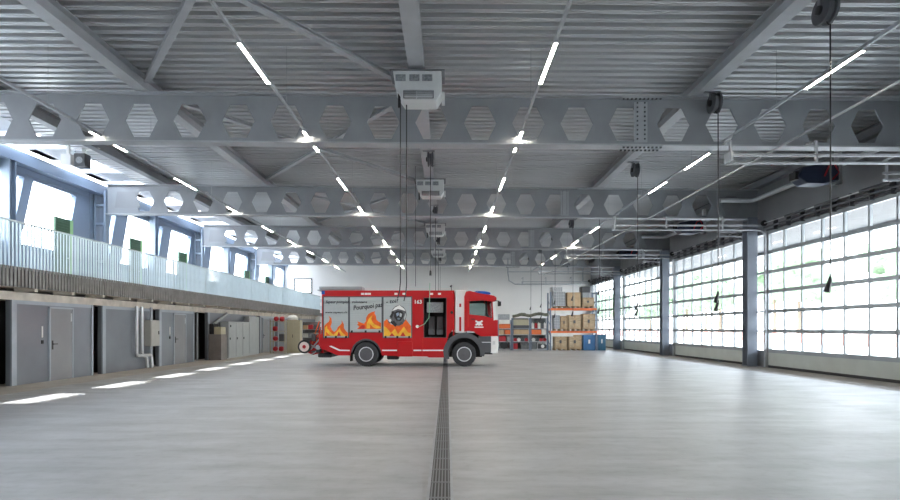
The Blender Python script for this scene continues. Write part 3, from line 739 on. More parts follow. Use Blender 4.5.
# panel 3: firefighter mask above flames
art([(384,336.5),(384,321.5),(387,319),(389,322),(391,324.5),(396,325),(402,323),(406,319.5),(409,323.5),(411,326),(411,336.5)], 'flame_orange', '3')
art([(384,336.5),(384,326),(387,328),(391,333),(395,328.5),(398,334),(402,329),(404,326.5),(408,332.5),(411,333),(411,336.5)], 'flame_yellow', '3', 1)
art([(389,336.5),(392,333),(395,336.5)], 'flame_red', '3', 2); art([(400,336.5),(403,332),(406,336.5)], 'flame_red', '3', 2)
art([(391.5,312),(393,308.5),(396,306),(399.5,305),(403.5,307),(406,310.5),(406.8,315.5),(405.5,320),(402.5,324.5),(397,326),(393.5,322.5),(389.5,323.5),(387.8,321),(390,318),(391.5,315.5)], 'mask_grey', '3', 2)
art([(392,311),(395,307.5),(399.5,305.2),(404,308.5),(405.6,311.2),(402,310),(398,309),(394.5,310.3)], 'truck_white', '3', 3)
art([(394,313),(397,310.8),(401.5,311),(403.8,313.5),(403,317.5),(400.5,321),(396.5,320.6),(394.2,317)], 'black', '3', 3)
art([(389.5,317),(392.5,311.5),(394.5,312),(392,318)], 'black', '3', 3); art([(403.8,318),(405.6,313),(406.4,316),(404.6,320.4)], 'shutter', '3', 3)
art([(390.5,322.5),(394,320.5),(397,324.5),(395.5,327)], 'black', '3', 3); art([(400,322.5),(403,321),(402,324.2),(398.5,326.4)], 'dark_grey', '3', 3)
art([(396.2,313.6),(398.6,312.4),(399.2,315),(396.9,316.6)], 'cab_blue', '3', 4); art([(399.8,312.8),(402.2,314),(401.3,317.2),(399.6,316.4)], 'shutter', '3', 4); art([(397.2,317.8),(400.4,317.8),(399.6,319.8),(397.6,319.6)], 'glow_screen', '3', 4)
art([(388.4,320.5),(390,318.5),(391.6,320),(390.3,322.6)], 'truck_white', '3', 3)
def txt(body, px, py, size, parent, m='lettering_black', rotz=0, shear=0.0, sx=1.0):
    o = text_mesh('lettering', body, size, m, parent, (TX(px)+1.5, Y0-0.020-TY-1.25, TZ(py)), (R(90), -R(rotz), 0), shear, sx, 0.002); return o
txt('Sapeur pompier', 325.6, 303.2, 0.155, sh['1'], shear=0.25, sx=0.93)
txt('www.sapeurs.ch', 325.4, 313.2, 0.11, sh['1'], sx=1.22)
txt('volontaire', 351.8, 303.0, 0.13, sh['2'], shear=0.25, sx=1.15)
txt('Pourquoi pas', 353.4, 310.2, 0.26, sh['2'], rotz=7, shear=0.2, sx=0.86)
txt('- toi?', 386, 303.6, 0.22, sh['3'], rotz=5, shear=0.2, sx=1.1)
txt('163', 413.9, 303.6, 0.21, truck, 'truck_white', sx=1.05)
# crest on cab door as simple star of bars
def crest(px, py, s):
    q = MB(); cx, cz = TX(px), TZ(py)
    for a in (45, 135): q.bar((cx-s*math.cos(R(a)), Y0-0.012, cz-s*math.sin(R(a))*0.6), (cx+s*math.cos(R(a)), Y0-0.012, cz+s*math.sin(R(a))*0.6), 0.012, 0.07, (0, 0, 1))
    q.plate([[(cx+s*0.45*math.cos(t*math.pi/5), cz-0.02+s*0.45*math.sin(t*math.pi/5)) for t in range(10)]], Y0-0.02, Y0-0.004)
    q.box(cx-s*0.9, cx+s*0.9, Y0-0.018, Y0-0.004, cz-s*0.95, cz-s*0.72)
    return TT(q).build('crest', 'truck_white', truck)
crest(479, 323, 0.20)
# white reflective stripe low on the body
st = MB()
st.plate([P((329, 346.2), (331.5, 345.7), (340, 349.6), (349.8, 349.9), (349.8, 351.1), (339, 350.9))], Y0-0.006, Y0+0.004)
for a, b in ((382, 397), (413.5, 421.5), (422.5, 444)): st.box(TX(a), TX(b), Y0-0.006, Y0+0.004, TZ(351), TZ(349.7))
TT(st).build('reflective_stripe', 'truck_white', truck)
sm = MB()
for px in (411.8, 422.8): sm.box(TX(px)-0.008, TX(px)+0.008, Y0-0.004, Y0+0.004, TZ(356), TZ(338))
TT(sm).build('panel_gap', 'flame_red', truck)
TT(MB().box(TX(397.5), TX(412.5), Y0-0.025, Y0+0.02, TZ(356.5), TZ(341.5))).build('side_locker', 'truck_red', truck, bevel=0.012)
# top marker lights
for px in (362.6, 366.2, 369.4, 396, 404, 431.6, 439.5):
    TT(MB().box(TX(px)-0.06, TX(px)+0.06, Y0-0.02, Y0+0.01, TZ(294.8), TZ(292.9))).build('marker_lamp', 'truck_white', truck)
# roof gear
q = MB(); q.box(TX(316), TX(361), Y0+0.25, Y0+0.85, TZ(290.4), TZ(289.2)); q.box(TX(318), TX(361.5), Y0+0.2, Y0+0.9, TZ(289), TZ(286.2)); TT(q).build('ladder_box', 'cabinet_grey', truck)
q = MB()
for yy in (Y0+1.3, Y0+1.75): q.box(TX(330), TX(440), yy-0.03, yy+0.03, TZ(290.2), TZ(288.6))
for i in range(14): q.box(TX(333+i*8), TX(333+i*8)+0.04, Y0+1.3, Y0+1.75, TZ(290), TZ(289))
TT(q).build('roof_ladder', 'aluminium', truck)
TT(MB().box(TX(321.5), TX(325), Y0-0.01, Y0+0.5, TZ(294.5), TZ(290.8))).build('rear_beacon', 'beacon_blue', truck, bevel=0.02)
TT(MB().tube([(TX(451.5), Y0+0.1, TZ(291)), (TX(451.5), Y0+0.1, TZ(286))], 0.012).tube([(TX(451.5), Y0+0.1, TZ(286.4)), (TX(450.6), Y0+0.1, TZ(285.4))], 0.05)).build('antenna', 'black', truck)
# rear marker chevrons
q = MB()
for i in range(6): q.box(TX(320.0), TX(321.6), Y0+0.02, Y0+0.10, TZ(334-i*7), TZ(330.5-i*7))
TT(q).build('rear_markings', 'truck_white', truck)
# white lighting-mast panel between body and cab
TT(MB().box(TX(455), TX(466), Y0+0.06, Y1-0.06, TZ(333), TZ(290.2))).build('mast_housing', 'truck_white', truck, bevel=0.03)
q = MB(); q.box(TX(459.3), TX(461.2), Y0+0.04, Y0+0.06, TZ(331), TZ(317)); q.box(TX(459.3), TX(461.2), Y0+0.04, Y0+0.06, TZ(307), TZ(303.5)); TT(q).build('red_strip', 'truck_red', truck)
TT(MB().lathe([(0.06, -0.02), (0.06, 0.0)], (TX(451.8), Y0, TZ(312.5)), 'Y', 16)).build('filler_cap', 'black', truck)
# cab
cab_out = P((464.3, 296.5), (466, 291.6), (469.5, 290.8), (478, 293.0), (494, 295.6), (496.3, 297.3), (496.6, 299.2), (494.9, 301), (496.2, 320), (497.6, 323.5), (498, 336), (480.5, 336.3), (476.5, 333.5), (470, 330), (464.3, 331.5))
win = P((469.4, 301.2), (483, 300.2), (491.3, 301.4), (492.0, 318.2), (485, 316.2), (469.4, 314.5))
for ya, yb in ((Y0, Y0+0.06), (Y1-0.06, Y1)):
    TT(MB().plate([cab_out, win], ya, yb)).build('cab_side', 'truck_red', truck)
    TT(MB().plate([win], ya+0.02, ya+0.03)).build('side_window', 'cab_glass', truck)
q = MB(); fp = P((494.9, 301), (496.2, 320)); bp_ = P((496.2, 320), (497.8, 336))
top = P((466, 291.6), (469.5, 290.8), (478, 293.0), (494, 295.6), (496.3, 297.3), (496.6, 299.2), (494.9, 301))
for (a, b) in zip(top[:-1], top[1:]): q.add([(a[0], Y0+0.05, a[1]), (b[0], Y0+0.05, b[1]), (b[0], Y1-0.05, b[1]), (a[0], Y1-0.05, a[1]), (a[0]-0.01, Y0+0.05, a[1]-0.05), (b[0]-0.01, Y0+0.05, b[1]-0.05), (b[0]-0.01, Y1-0.05, b[1]-0.05), (a[0]-0.01, Y1-0.05, a[1]-0.05)], [(0,1,2,3),(7,6,5,4),(0,4,5,1),(3,2,6,7),(0,3,7,4),(1,5,6,2)])
q.box(TX(496), TX(497.9), Y0+0.05, Y1-0.05, TZ(336), TZ(320)); q.box(TX(466), TX(466.8), Y0+0.05, Y1-0.05, TZ(332), TZ(316)); q.box(TX(466), TX(497), Y0+0.05, Y1-0.05, TZ(331), TZ(328))
TT(q).build('cab_shell', 'truck_red', truck)
TT(MB().add([(fp[0][0], Y0+0.06, fp[0][1]), (fp[0][0], Y1-0.06, fp[0][1]), (fp[1][0], Y1-0.06, fp[1][1]), (fp[1][0], Y0+0.06, fp[1][1])], [(0,1,2,3)])).build('windscreen', 'cab_glass', truck)
TT(MB().plate([P((492.7, 302), (495.4, 301.4), (496.6, 319.6), (493.6, 320.5))], Y0-0.015, Y0+0.01)).build('corner_deflector', 'truck_white', truck)
TT(MB().plate([P((467.6, 299.4), (468.3, 299.4), (468.6, 327), (467.8, 327))], Y0-0.003, Y0+0.004)).build('door_seam', 'flame_red', truck)
TT(MB().box(TX(471), TX(475), Y0-0.03, Y0, TZ(319.6), TZ(318.7))).build('door_handle', 'black', truck)
q = MB(); q.box(TX(470), TX(477), Y0+0.3, Y0+0.85, TZ(328), TZ(318)); q.box(TX(468.5), TX(471.5), Y0+0.3, Y0+0.85, TZ(328), TZ(316)); TT(q).build('driver_seat', 'seat_grey', truck, bevel=0.04)
q = MB(); q.lathe([(0.2, -0.015), (0.23, 0), (0.2, 0.015)], (TX(488), Y0+0.6, TZ(313)), 'X', 20); q.tube([(TX(488), Y0+0.6, TZ(313)), (TX(492), Y0+0.6, TZ(320))], 0.03); TT(q).build('steering_wheel', 'black', truck)
TT(MB().box(TX(487), TX(495.5), Y0+0.1, Y1-0.1, TZ(327), TZ(316.5))).build('dashboard', 'dark_grey', truck, bevel=0.03)
q = MB(); q.box(TX(476), TX(490), Y0+0.12, Y1-0.3, TZ(294.4), TZ(292.6)); TT(q).build('light_bar_base', 'truck_red', truck)
TT(MB().plate([P((473.5, 291.8), (477, 290.6), (485, 291.0), (490, 291.9), (491.2, 294), (489, 294.5), (477, 293.3))], Y0+0.1, Y1-0.1)).build('light_bar', 'beacon_blue', truck, bevel=0.02)
TT(MB().box(TX(468.5), TX(471.5), Y0+0.2, Y0+0.5, TZ(291.5), TZ(289.6))).build('roof_lamp', 'aluminium', truck, bevel=0.03)
q = MB(); q.tube([(TX(494.5), Y0, TZ(300.6)), (TX(499), Y0-0.15, TZ(301.3))], 0.015); q.box(TX(497.4), TX(500.4), Y0-0.28, Y0-0.08, TZ(306.3), TZ(301.8)); TT(q).build('mirror', 'black', truck, bevel=0.02)
q = MB(); q.tube([(TX(494.5), Y1, TZ(300.6)), (TX(498.5), Y1+0.15, TZ(301.3))], 0.015); q.box(TX(497), TX(499.6), Y1+0.08, Y1+0.28, TZ(308), TZ(301.8)); TT(q).build('mirror', 'black', truck)
# steps, bumper, fender
q = MB(); q.plate([P((478.5, 336.3), (491, 336.3), (491, 352.5), (482, 352.5), (481, 345))], Y0+0.02, Y0+0.3)
TT(q).build('step_panel', 'dark_grey', truck)
TT(MB().box(TX(481.5), TX(491), Y0+0.0, Y0+0.04, TZ(342.7), TZ(341.9))).build('step_edge', 'aluminium', truck)
TT(MB().plate([P((491, 336.3), (498.2, 336.3), (498.6, 345), (497.8, 353.2), (491, 353.2))], Y0, Y1)).build('front_bumper', 'truck_white', truck, bevel=0.03)
TT(MB().box(TX(492.5), TX(495.2), Y0-0.006, Y0+0.002, TZ(344.6), TZ(341))).build('headlamp', 'aluminium', truck)
fo = arc(FW, 0.50, 0.86, 8, 172, 16); fi = arc(FW, 0.50, 0.66, 172, 8, 16)
fend = [(FW+0.80, 0.40)]+fo+[(FW-0.80, 0.30), (FW-0.60, 0.30)]+fi+[(FW+0.66, 0.42)]
for ya, yb in ((Y0-0.02, Y0+0.45), (Y1-0.45, Y1+0.02)): TT(MB().plate([fend], ya, yb)).build('wheel_arch', 'dark_grey', truck)
TT(MB().plate([P((466, 331.8), (468, 331), (474, 331.6), (475, 332.8), (467, 332.8))], Y0-0.03, Y0-0.01)).build('arch_trim', 'aluminium', truck)
fo = arc(RW, 0.50, 0.63, 5, 175, 14); fi = arc(RW, 0.50, 0.55, 175, 5, 14)
for ya, yb in ((Y0+0.03, Y0+0.62), (Y1-0.62, Y1-0.03)): TT(MB().plate([fo+fi], ya, yb)).build('wheel_arch', 'dark_grey', truck)
TT(MB().box(RW-0.62, RW+0.62, Y0+0.62, Y0+0.64, 0.55, 1.3)).build('inner_arch', 'black', truck)
TT(MB().box(FW-0.8, FW+0.75, Y0+0.5, Y0+0.52, 0.35, 1.4).box(TX(457), TX(490), Y0+0.5, Y1-0.5, TZ(336), TZ(332))).build('inner_arch', 'black', truck)
TT(MB().box(RW-0.66, RW-0.62, Y0+0.08, Y0+0.6, 0.2, 0.75)).build('mudflap', 'black', truck)
TT(MB().box(TX(386), TX(398), Y0+0.3, Y0+0.7, TZ(360), TZ(355))).build('air_tank', 'black', truck, bevel=0.05)
TT(MB().box(TX(443.5), TX(446.5), Y0+0.15, Y0+0.35, TZ(362), TZ(356))).build('mudflap', 'dark_grey', truck)
# wheels
def wheel(x, yc, near):
    s = 1 if near else -1
    pr = [(0.30, -0.14), (0.42, -0.15), (0.475, -0.13), (0.49, -0.09), (0.49, 0.09), (0.475, 0.13), (0.42, 0.15), (0.30, 0.14)]
    ty = TT(MB().lathe(pr, (x, yc, 0.49), 'Y', 36)).build('tyre', 'rubber', truck, smooth=True)
    tr = MB()
    for j in range(36):
        t = 2*math.pi*j/36; cx, cz = x+0.488*math.cos(t), 0.49+0.488*math.sin(t)
        tr.bar((cx, yc-0.12, cz), (cx, yc+0.12, cz), 0.03, 0.016, (math.cos(t), 0, math.sin(t)))
    TT(tr).build('tread', 'rubber', ty)
    TT(MB().lathe([(0.30, -0.142*s), (0.285, -0.148*s), (0.265, -0.142*s), (0.26, -0.09*s), (0.10, -0.05*s), (0.10, -0.13*s), (0.05, -0.15*s)], (x, yc, 0.49), 'Y', 30)).build('rim', 'rim', ty, smooth=True)
    nb = MB()
    for j in range(10): t = 2*math.pi*j/10; nb.lathe([(0.014, -0.11*s), (0.014, -0.075*s)], (x+0.16*math.cos(t), yc, 0.49+0.16*math.sin(t)), 'Y', 6)
    TT(nb).build('wheel_nuts', 'rim', ty)
    TT(MB().lathe([(0.30, -0.146*s), (0.285, -0.156*s), (0.262, -0.15*s), (0.262, -0.135*s), (0.30, -0.14*s)], (x, yc, 0.49), 'Y', 30, False)).build('rim_ring', 'aluminium', ty)
wheel(RW, Y0+0.18, True); wheel(RW, Y0+0.52, False); wheel(RW, Y1-0.52, True); wheel(RW, Y1-0.18, False)
wheel(FW, Y0+0.18, True); wheel(FW, Y1-0.18, False)
TT(MB().tube([(RW, Y0+0.2, 0.49), (RW, Y1-0.2, 0.49)], 0.09).tube([(FW, Y0+0.2, 0.49), (FW, Y1-0.2, 0.49)], 0.08)).build('axles', 'black', truck)
# rear hose trolley carried on the back
HX, HZ = TX(302.3), TZ(347)
rl = TT(MB().lathe([(0.18, -0.05), (0.265, -0.05), (0.28, 0), (0.265, 0.05), (0.18, 0.05)], (HX, Y0+0.35, HZ), 'Y', 32)).build('trolley_wheel', 'rubber', truck, smooth=True)
TT(MB().lathe([(0.20, -0.055), (0.18, -0.06), (0.07, -0.04), (0.05, -0.04)], (HX, Y0+0.35, HZ), 'Y', 28)).build('rim', mat('rim_pink', (0.75, 0.62, 0.58), 0.5), rl)
TT(MB().lathe([(0.075, -0.06), (0.05, -0.08)], (HX, Y0+0.35, HZ), 'Y', 16)).build('hub', 'red_plastic', rl)
rl2 = TT(MB().lathe([(0.16, -0.04), (0.245, -0.04), (0.26, 0), (0.245, 0.04), (0.16, 0.04)], (HX, Y0+1.9, HZ), 'Y', 32)).build('trolley_wheel', 'rubber', truck, smooth=True)
q = MB()
for yy in (Y0+0.5, Y0+1.75):
    q.plate([P((302, 352), (310, 355.5), (321, 353), (322, 345), (317, 339), (313, 336), (309.5, 338), (311, 345), (307, 350))], yy, yy+0.05)
q.tube([(HX, Y0+0.35, HZ), (HX, Y0+1.9, HZ)], 0.03); q.tube([(TX(316), Y0+0.5, TZ(342)), (TX(316), Y0+1.8, TZ(342))], 0.05)
TT(q).build('trolley_frame', 'truck_red', truck)
TT(MB().lathe([(0.34, 0), (0.34, 0.05), (0.12, 0.05), (0.12, 1.0), (0.34, 1.0), (0.34, 1.05)], (TX(313.5), Y0+0.6, TZ(346)), 'Y', 24)).build('hose_drum', 'red_plastic', truck, smooth=True)
TT(MB().lathe([(0.12, 0.06), (0.27, 0.07), (0.27, 0.98), (0.12, 0.99)], (TX(313.5), Y0+0.6, TZ(346)), 'Y', 24)).build('rolled_hose', 'hose_white', truck, smooth=True)
q = MB(); q.tube([(TX(309), Y0+0.5, TZ(344)), (TX(313), Y0+0.5, TZ(331)), (TX(316.5), Y0+0.5, TZ(321))], 0.022); q.tube([(TX(313), Y0+0.5, TZ(343)), (TX(317.5), Y0+0.5, TZ(326))], 0.018); TT(q).build('trolley_handle', 'flame_orange', truck)
TT(MB().box(TX(316), TX(330), Y0+0.3, Y1-0.3, TZ(358), TZ(353.5))).build('rear_underride', 'black', truck, bevel=0.05)
TT(MB().tube([(TX(322), Y0+0.4, TZ(350)), (TX(305), Y0+0.55, TZ(353))], 0.03).tube([(TX(322), Y0+0.4, TZ(344)), (TX(314), Y0+0.5, TZ(338))], 0.03)).build('carrier_arms', 'dark_grey', truck)
TT(MB().box(TX(318.6), TX(322), Y0+0.02, Y0+0.2, TZ(346), TZ(330))).build('rear_lamp_cluster', 'flame_red', truck)

q = MB()
for a, b in (((308, 350), (318, 338)), ((306, 344), (316, 350)), ((311, 335), (319, 333)), ((309, 355), (321, 347))): q.tube([(TX(a[0]), Y0+0.45, TZ(a[1])), (TX(b[0]), Y0+0.45, TZ(b[1]))], 0.028)
TT(q).build('trolley_struts', 'galvanised', truck)
TT(MB().lathe([(0.04, -0.05), (0.10, -0.05), (0.10, 0.05), (0.04, 0.05)], (TX(316.5), Y0+0.3, TZ(347.5)), 'Y', 16)).build('hose_coupling', 'aluminium', truck)
TT(MB().box(TX(309), TX(313), Y0+0.4, Y0+0.7, TZ(341.5), TZ(334)).box(TX(314), TX(318), Y0+0.35, Y0+0.6, TZ(353), TZ(348.5))).build('pump_unit', 'dark_grey', truck, bevel=0.02)
# cab pillar and sun visor seen through the side window
TT(MB().box(TX(485.5), TX(487), Y0+0.08, Y0+0.14, TZ(316), TZ(301)).box(TX(470), TX(484), Y0+0.08, Y0+0.3, TZ(302.8), TZ(300.8))).build('window_divider', 'black', truck)
# charging cable into the truck
o = MB().tube([(TX(430), TY-0.2, 3.35), (TX(429.6), TY-0.25, 2.2), (TX(429.0), TY-0.3, 1.95), (TX(425), TY-0.25, 1.72), (TX(420), TY-0.12, 1.62), (TX(417.6), TY-0.05, 1.60)], 0.014, 6).build('charging_cable', 'air_hose_green', None, smooth=True, loc=(TX(430), TY-0.2, 3.3))
tag(o, 'thin green cable looping down into the socket on side of the fire engine', 'cable')
TT(MB().tube([(TX(417.6), Y0-0.06, TZ(326.5)), (TX(417), Y0, TZ(326.5))], 0.06)).build('charging_socket', 'truck_white', truck)
o = MB().tube([(TX(418), 20.5, 7.6), (TX(418), 20.5, 3.1)], 0.01, 5).build('hanging_cable', 'black', None, loc=(TX(418), 20.5, 7.6)); tag(o, 'thin black cord dropping behind the pair of hoses above fire engine roof', 'cord')

# ------------------------------------------------------------------ storage rack at the back right
RY = 37.9; q_ = RY/550
def X_(px, Y=RY): return (px-447)*Y/550
def Z_(py, Y=RY): return 1.55+(328-py)*Y/550
def zf(py): return (350.5-py)*RY/550
rk = thing('pallet_rack', 'tall orange and blue pallet rack loaded with crates against rear wall', 'rack', (X_(573), RY+0.5, 0))
ox = X_(573)
xu = [X_(550.5)-ox, X_(596.5)-ox]
for x in xu:
    u = MB()
    for yy in (-0.5, 0.5): u.box(x-0.05, x+0.05, yy-0.04, yy+0.04, 0, zf(292))
    for i in range(5):
        z = 0.2+i*0.7; u.bar((x, -0.5, z), (x, 0.5, z+0.6), 0.03, 0.03)
    u.build('upright_frame', 'rack_blue', rk)
ZR = (zf(333.0), zf(310.2))
for z in ZR:
    for yy in (-0.52, 0.52): MB().box(xu[0], xu[1], yy-0.03, yy+0.03, z, z+0.14).build('load_beam', 'rack_orange', rk)
    MB().box(xu[0], xu[1], -0.5, 0.5, z+0.14, z+0.16).build('shelf_deck', 'mesh_grey', rk)
    MB().box(xu[0]+0.1, xu[0]+1.55, -0.565, -0.55, z-0.24, z-0.02).build('sign_board', 'hose_white', rk)
def pallet(x, z, lab):
    o = MB()
    for i in range(5): o.box(x-0.42, x+0.42, RY+0.05+i*0.2, RY+0.17+i*0.2, z+0.10, z+0.125)
    for xx in (-0.37, 0, 0.37): o.box(x+xx-0.05, x+xx+0.05, RY+0.05, RY+0.95, z, z+0.10)
    o = o.build('pallet', 'pallet', None, loc=(x, RY+0.5, z)); return tag(o, lab, 'pallet', 'wooden pallets under the crates')
def crate(x0, x1, z0, z1, m, nm, lab, cat, slat=None, yd=0.8, y0=RY+0.06):
    t = thing(nm, lab, cat, ((x0+x1)/2, y0+yd/2, z0)); W = (x1-x0)/2; H = z1-z0; h = yd/2
    MB().box(-W, W, -h, h, 0, H).build('body', m, t, bevel=0.01)
    s = MB()
    if slat == 'wood':
        for xx in (-W, 0, W): s.box(max(-W-0.015, xx-0.05), min(W+0.015, xx+0.05), -h-0.02, -h, 0, H)
        for zz in (0, H-0.1): s.box(-W, W, -h-0.025, -h, zz, zz+0.1)
        s.build('battens', 'pallet', t); s = MB(); s.box(-W*0.22, W*0.12, -h-0.03, -h-0.001, H*0.40, H*0.62); s.build('stencil_label', 'dark_grey', t)
    elif slat == 'mesh':
        n = max(2, round(2*W/0.12))
        for i in range(n+1): xx = -W+2*W*i/n; s.box(xx-0.006, xx+0.006, -h-0.02, -h, 0, H)
        for i in range(6): zz = 0.012+(H-0.024)*i/5; s.box(-W, W, -h-0.02, -h, zz-0.006, zz+0.006)
        s.build('wire_mesh', 'aluminium', t)
    elif slat == 'tape':
        s.box(-0.03, 0.03, -h-0.004, -h, 0, H); s.build('tape', 'beige', t)
    elif slat == 'bin':
        for xx in (-W*0.8, -W*0.3, W*0.3, W*0.8): s.box(xx-0.02, xx+0.02, -h-0.02, -h, 0.05, H)
        s.box(-W-0.02, W+0.02, -h-0.03, h+0.02, H-0.06, H); s.build('ribs', m, t)
        s = MB()
        s.box(-W*0.15, W*0.15, -h-0.022, -h-0.002, H*0.45, H*0.7); s.build('tag', 'hose_white', t)
    return t
zz1, zz2 = ZR[0]+0.16, ZR[1]+0.16
for i, (z, pl) in enumerate(((0, 'on the floor'), (zz1, 'on the lower shelf'), (zz2, 'on the upper shelf'))):
    for a, s in ((561, 'left'), (575, 'middle'), (588.5, 'right')):
        if z == 0 and s == 'right': continue
        pallet(X_(a), z+0.001, '%s wooden pallet %s of the orange rack' % (s, pl))
p = 0.127
crate(X_(553.5), X_(565.5), zz2+p, zf(291.5), 'mesh_grey', 'mesh_box', 'grey wire mesh box on left of the upper rack shelf', 'crate', 'mesh')
crate(X_(552), X_(562.5), zf(291.5)+0.001, zf(287), 'mesh_grey', 'mesh_box', 'smaller grey box stacked on the grey mesh box at rack top', 'crate', 'mesh')
crate(X_(567.5), X_(581), zz2+p, zf(292.3), 'cardboard', 'cardboard_box', 'large brown cardboard box in middle of the upper rack shelf', 'box', 'tape')
crate(X_(583), X_(594), zz2+p, zf(297.5), 'wood', 'wooden_crate', 'wooden crate on right of the upper rack shelf', 'crate', 'wood')
crate(X_(582.5), X_(590), zf(297.5)+0.001, zf(292.5), 'mesh_grey', 'grey_box', 'flat grey box between wooden crate and black case at rack top', 'box')
crate(X_(582.3), X_(590.3), zf(292.5)+0.001, zf(286.5), 'dark_grey', 'black_case', 'black case on top right of the rack', 'case')
crate(X_(554), X_(560), zz1+p, zf(315), 'mesh_grey', 'mesh_box', 'narrow grey box at left end of the lower rack shelf', 'crate', 'mesh')
crate(X_(561), X_(567.5), zz1+p, zf(316), 'wood', 'wooden_crate', 'narrow wooden crate beside the narrow grey box on lower rack shelf', 'crate', 'wood')
crate(X_(569), X_(581), zz1+p, zf(315), 'wood', 'wooden_crate', 'wide wooden crate in middle of the lower rack shelf', 'crate', 'wood')
crate(X_(583.3), X_(595), zz1+p, zf(313.8), 'wood', 'wooden_crate', 'pale wooden crate on right of the lower rack shelf', 'crate', 'wood')
crate(X_(555), X_(567), p, zf(335), 'wood', 'wooden_crate', 'wooden crate on the floor under left of the rack', 'crate', 'wood')
crate(X_(569), X_(581.5), p, zf(335), 'wood', 'wooden_crate', 'wooden crate on the floor under middle of the rack', 'crate', 'wood')
crate(X_(583.5), X_(595.5), 0, zf(335), 'bin_blue', 'plastic_bin', 'bright blue plastic bin on the floor under right of the rack', 'bin', 'bin')
crate(X_(598.2), X_(606), 0, zf(334.5), 'bin_teal', 'plastic_bin', 'dark blue plastic bin standing right of the orange rack', 'bin', 'bin')

# low shelving with equipment
def shelf_unit(xa, xb, lab, levels, H, y0=RY, dp=0.7, m='rack_blue', back=True):
    t = thing('shelf_unit', lab, 'shelving', ((xa+xb)/2, y0+dp/2, 0)); W = (xb-xa)/2; h = dp/2
    for sx_ in (-W+0.03, W-0.03):
        for sy in (-h+0.03, h-0.03): MB().box(sx_-0.03, sx_+0.03, sy-0.03, sy+0.03, 0, H).build('post', m, t)
    if back: MB().box(-W+0.06, W-0.06, h-0.02, h-0.005, 0.1, H).build('back_panel', 'box_dark', t)
    for z in levels: MB().box(-W+0.06, W-0.06, -h, h, z-0.04, z).build('shelf', 'galvanised', t)
    return t
LV = (zf(350)+0.06, zf(341.5), zf(334.5), zf(328.5))
shelf_unit(X_(498), X_(511.5), 'low steel shelf unit directly right of fire engine cab', LV, zf(320))
shelf_unit(X_(512.5), X_(530), 'low steel shelf unit in middle of the row under dark net', LV, zf(318))
shelf_unit(X_(530.6), X_(547.5), 'low steel shelf unit next to the orange pallet rack', LV, zf(318))
def simple(mb, nm, m, lab, cat, loc, group=None, smooth=False, bevel=0):
    return tag(mb.build(nm, m, None, smooth=smooth, loc=loc, bevel=bevel), lab, cat, group)
def sbox(a, b, z0, z1, m, nm, lab, cat, y0=RY+0.08, yd=0.5, bevel=0.02):
    return simple(MB().box(X_(a), X_(b), y0, y0+yd, z0, z1), nm, m, lab, cat, ((X_(a)+X_(b))/2, y0+yd/2, z0), bevel=bevel)
sbox(498.6, 510.5, LV[3]+.001, zf(324), 'rack_orange', 'orange_bin', 'orange bin on top shelf of unit right of the cab', 'bin')
sbox(498.8, 510, zf(324)+.001, zf(319.8), 'hose_white', 'pale_box', 'pale flat box on the orange bin right of cab', 'box')
sbox(498.5, 509.8, zf(319.8)+.001, zf(314.2), 'mesh_grey', 'wire_basket', 'grey wire basket topmost on unit right of cab', 'basket')
sbox(499, 504, LV[2]+.001, zf(330), 'cardboard', 'cardboard_box', 'small cardboard box on unit right of the cab', 'box')
sbox(505, 510.5, LV[2]+.001, zf(329.8), 'rack_orange', 'orange_bin', 'small orange bin beside small cardboard box right of cab', 'bin')
sbox(499, 506, LV[1]+.001, zf(336), 'red_plastic', 'red_case', 'bright red case low on unit right of the cab', 'case')
sbox(507, 510.8, LV[1]+.001, zf(336.5), 'mesh_grey', 'grey_box', 'small grey box beside bright red case', 'box')
simple(MB().lathe([(0.1, -0.08), (0.27, -0.09), (0.27, 0.09), (0.1, 0.09)], (X_(504.5), RY+0.3, LV[0]+0.272), 'Y', 20), 'spare_wheel', 'rubber', 'black spare wheel on bottom shelf of unit right of cab', 'wheel', (X_(504.5), RY+0.3, LV[0]), smooth=True)
sbox(513.2, 529, zf(325.3)+0.0, zf(319.5), 'beige', 'pale_crate', 'long pale crate on dark drawers under the net', 'crate')
sbox(513.5, 529.2, LV[3]+.001, zf(325.3)-.001, 'dark_grey', 'dark_drawer_box', 'long dark drawer box on top shelf of middle unit', 'box')
sbox(514, 529, LV[2]+.001, zf(329.6), 'cardboard', 'brown_plank_box', 'long brown box on second shelf of middle unit', 'box')
sbox(531.5, 541.5, LV[2]+.001, zf(329.6), 'rack_orange', 'orange_bin', 'orange bin on unit next to the pallet rack', 'bin')
sbox(542, 546.8, LV[2]+.001, zf(329.2), 'hose_white', 'pale_box', 'small pale box right of orange bin next to pallet rack', 'box')
hm = [('red_plastic', 'red'), ('hose_white', 'white'), ('dark_grey', 'dark'), ('red_plastic', 'red')]
GR = 'rolled hoses on the lower shelves'
for i in range(9):
    xx = X_(515.5+i*3.7); m, c_ = hm[i % 4]
    if 529 < 515.5+i*3.7 < 532: continue
    simple(MB().lathe([(0.05, -0.05), (0.12, -0.06), (0.12, 0.06), (0.05, 0.06)], (xx, RY+0.2, LV[1]+0.122), 'Y', 16), 'rolled_hose', m, 'small %s rolled hose, %s along the lower shelf beside others' % (c_, ['first', 'second', 'third', 'fourth', 'fifth', 'sixth', 'seventh', 'eighth', 'ninth'][i]), 'hose', (xx, RY+0.2, LV[1]), GR, smooth=True)
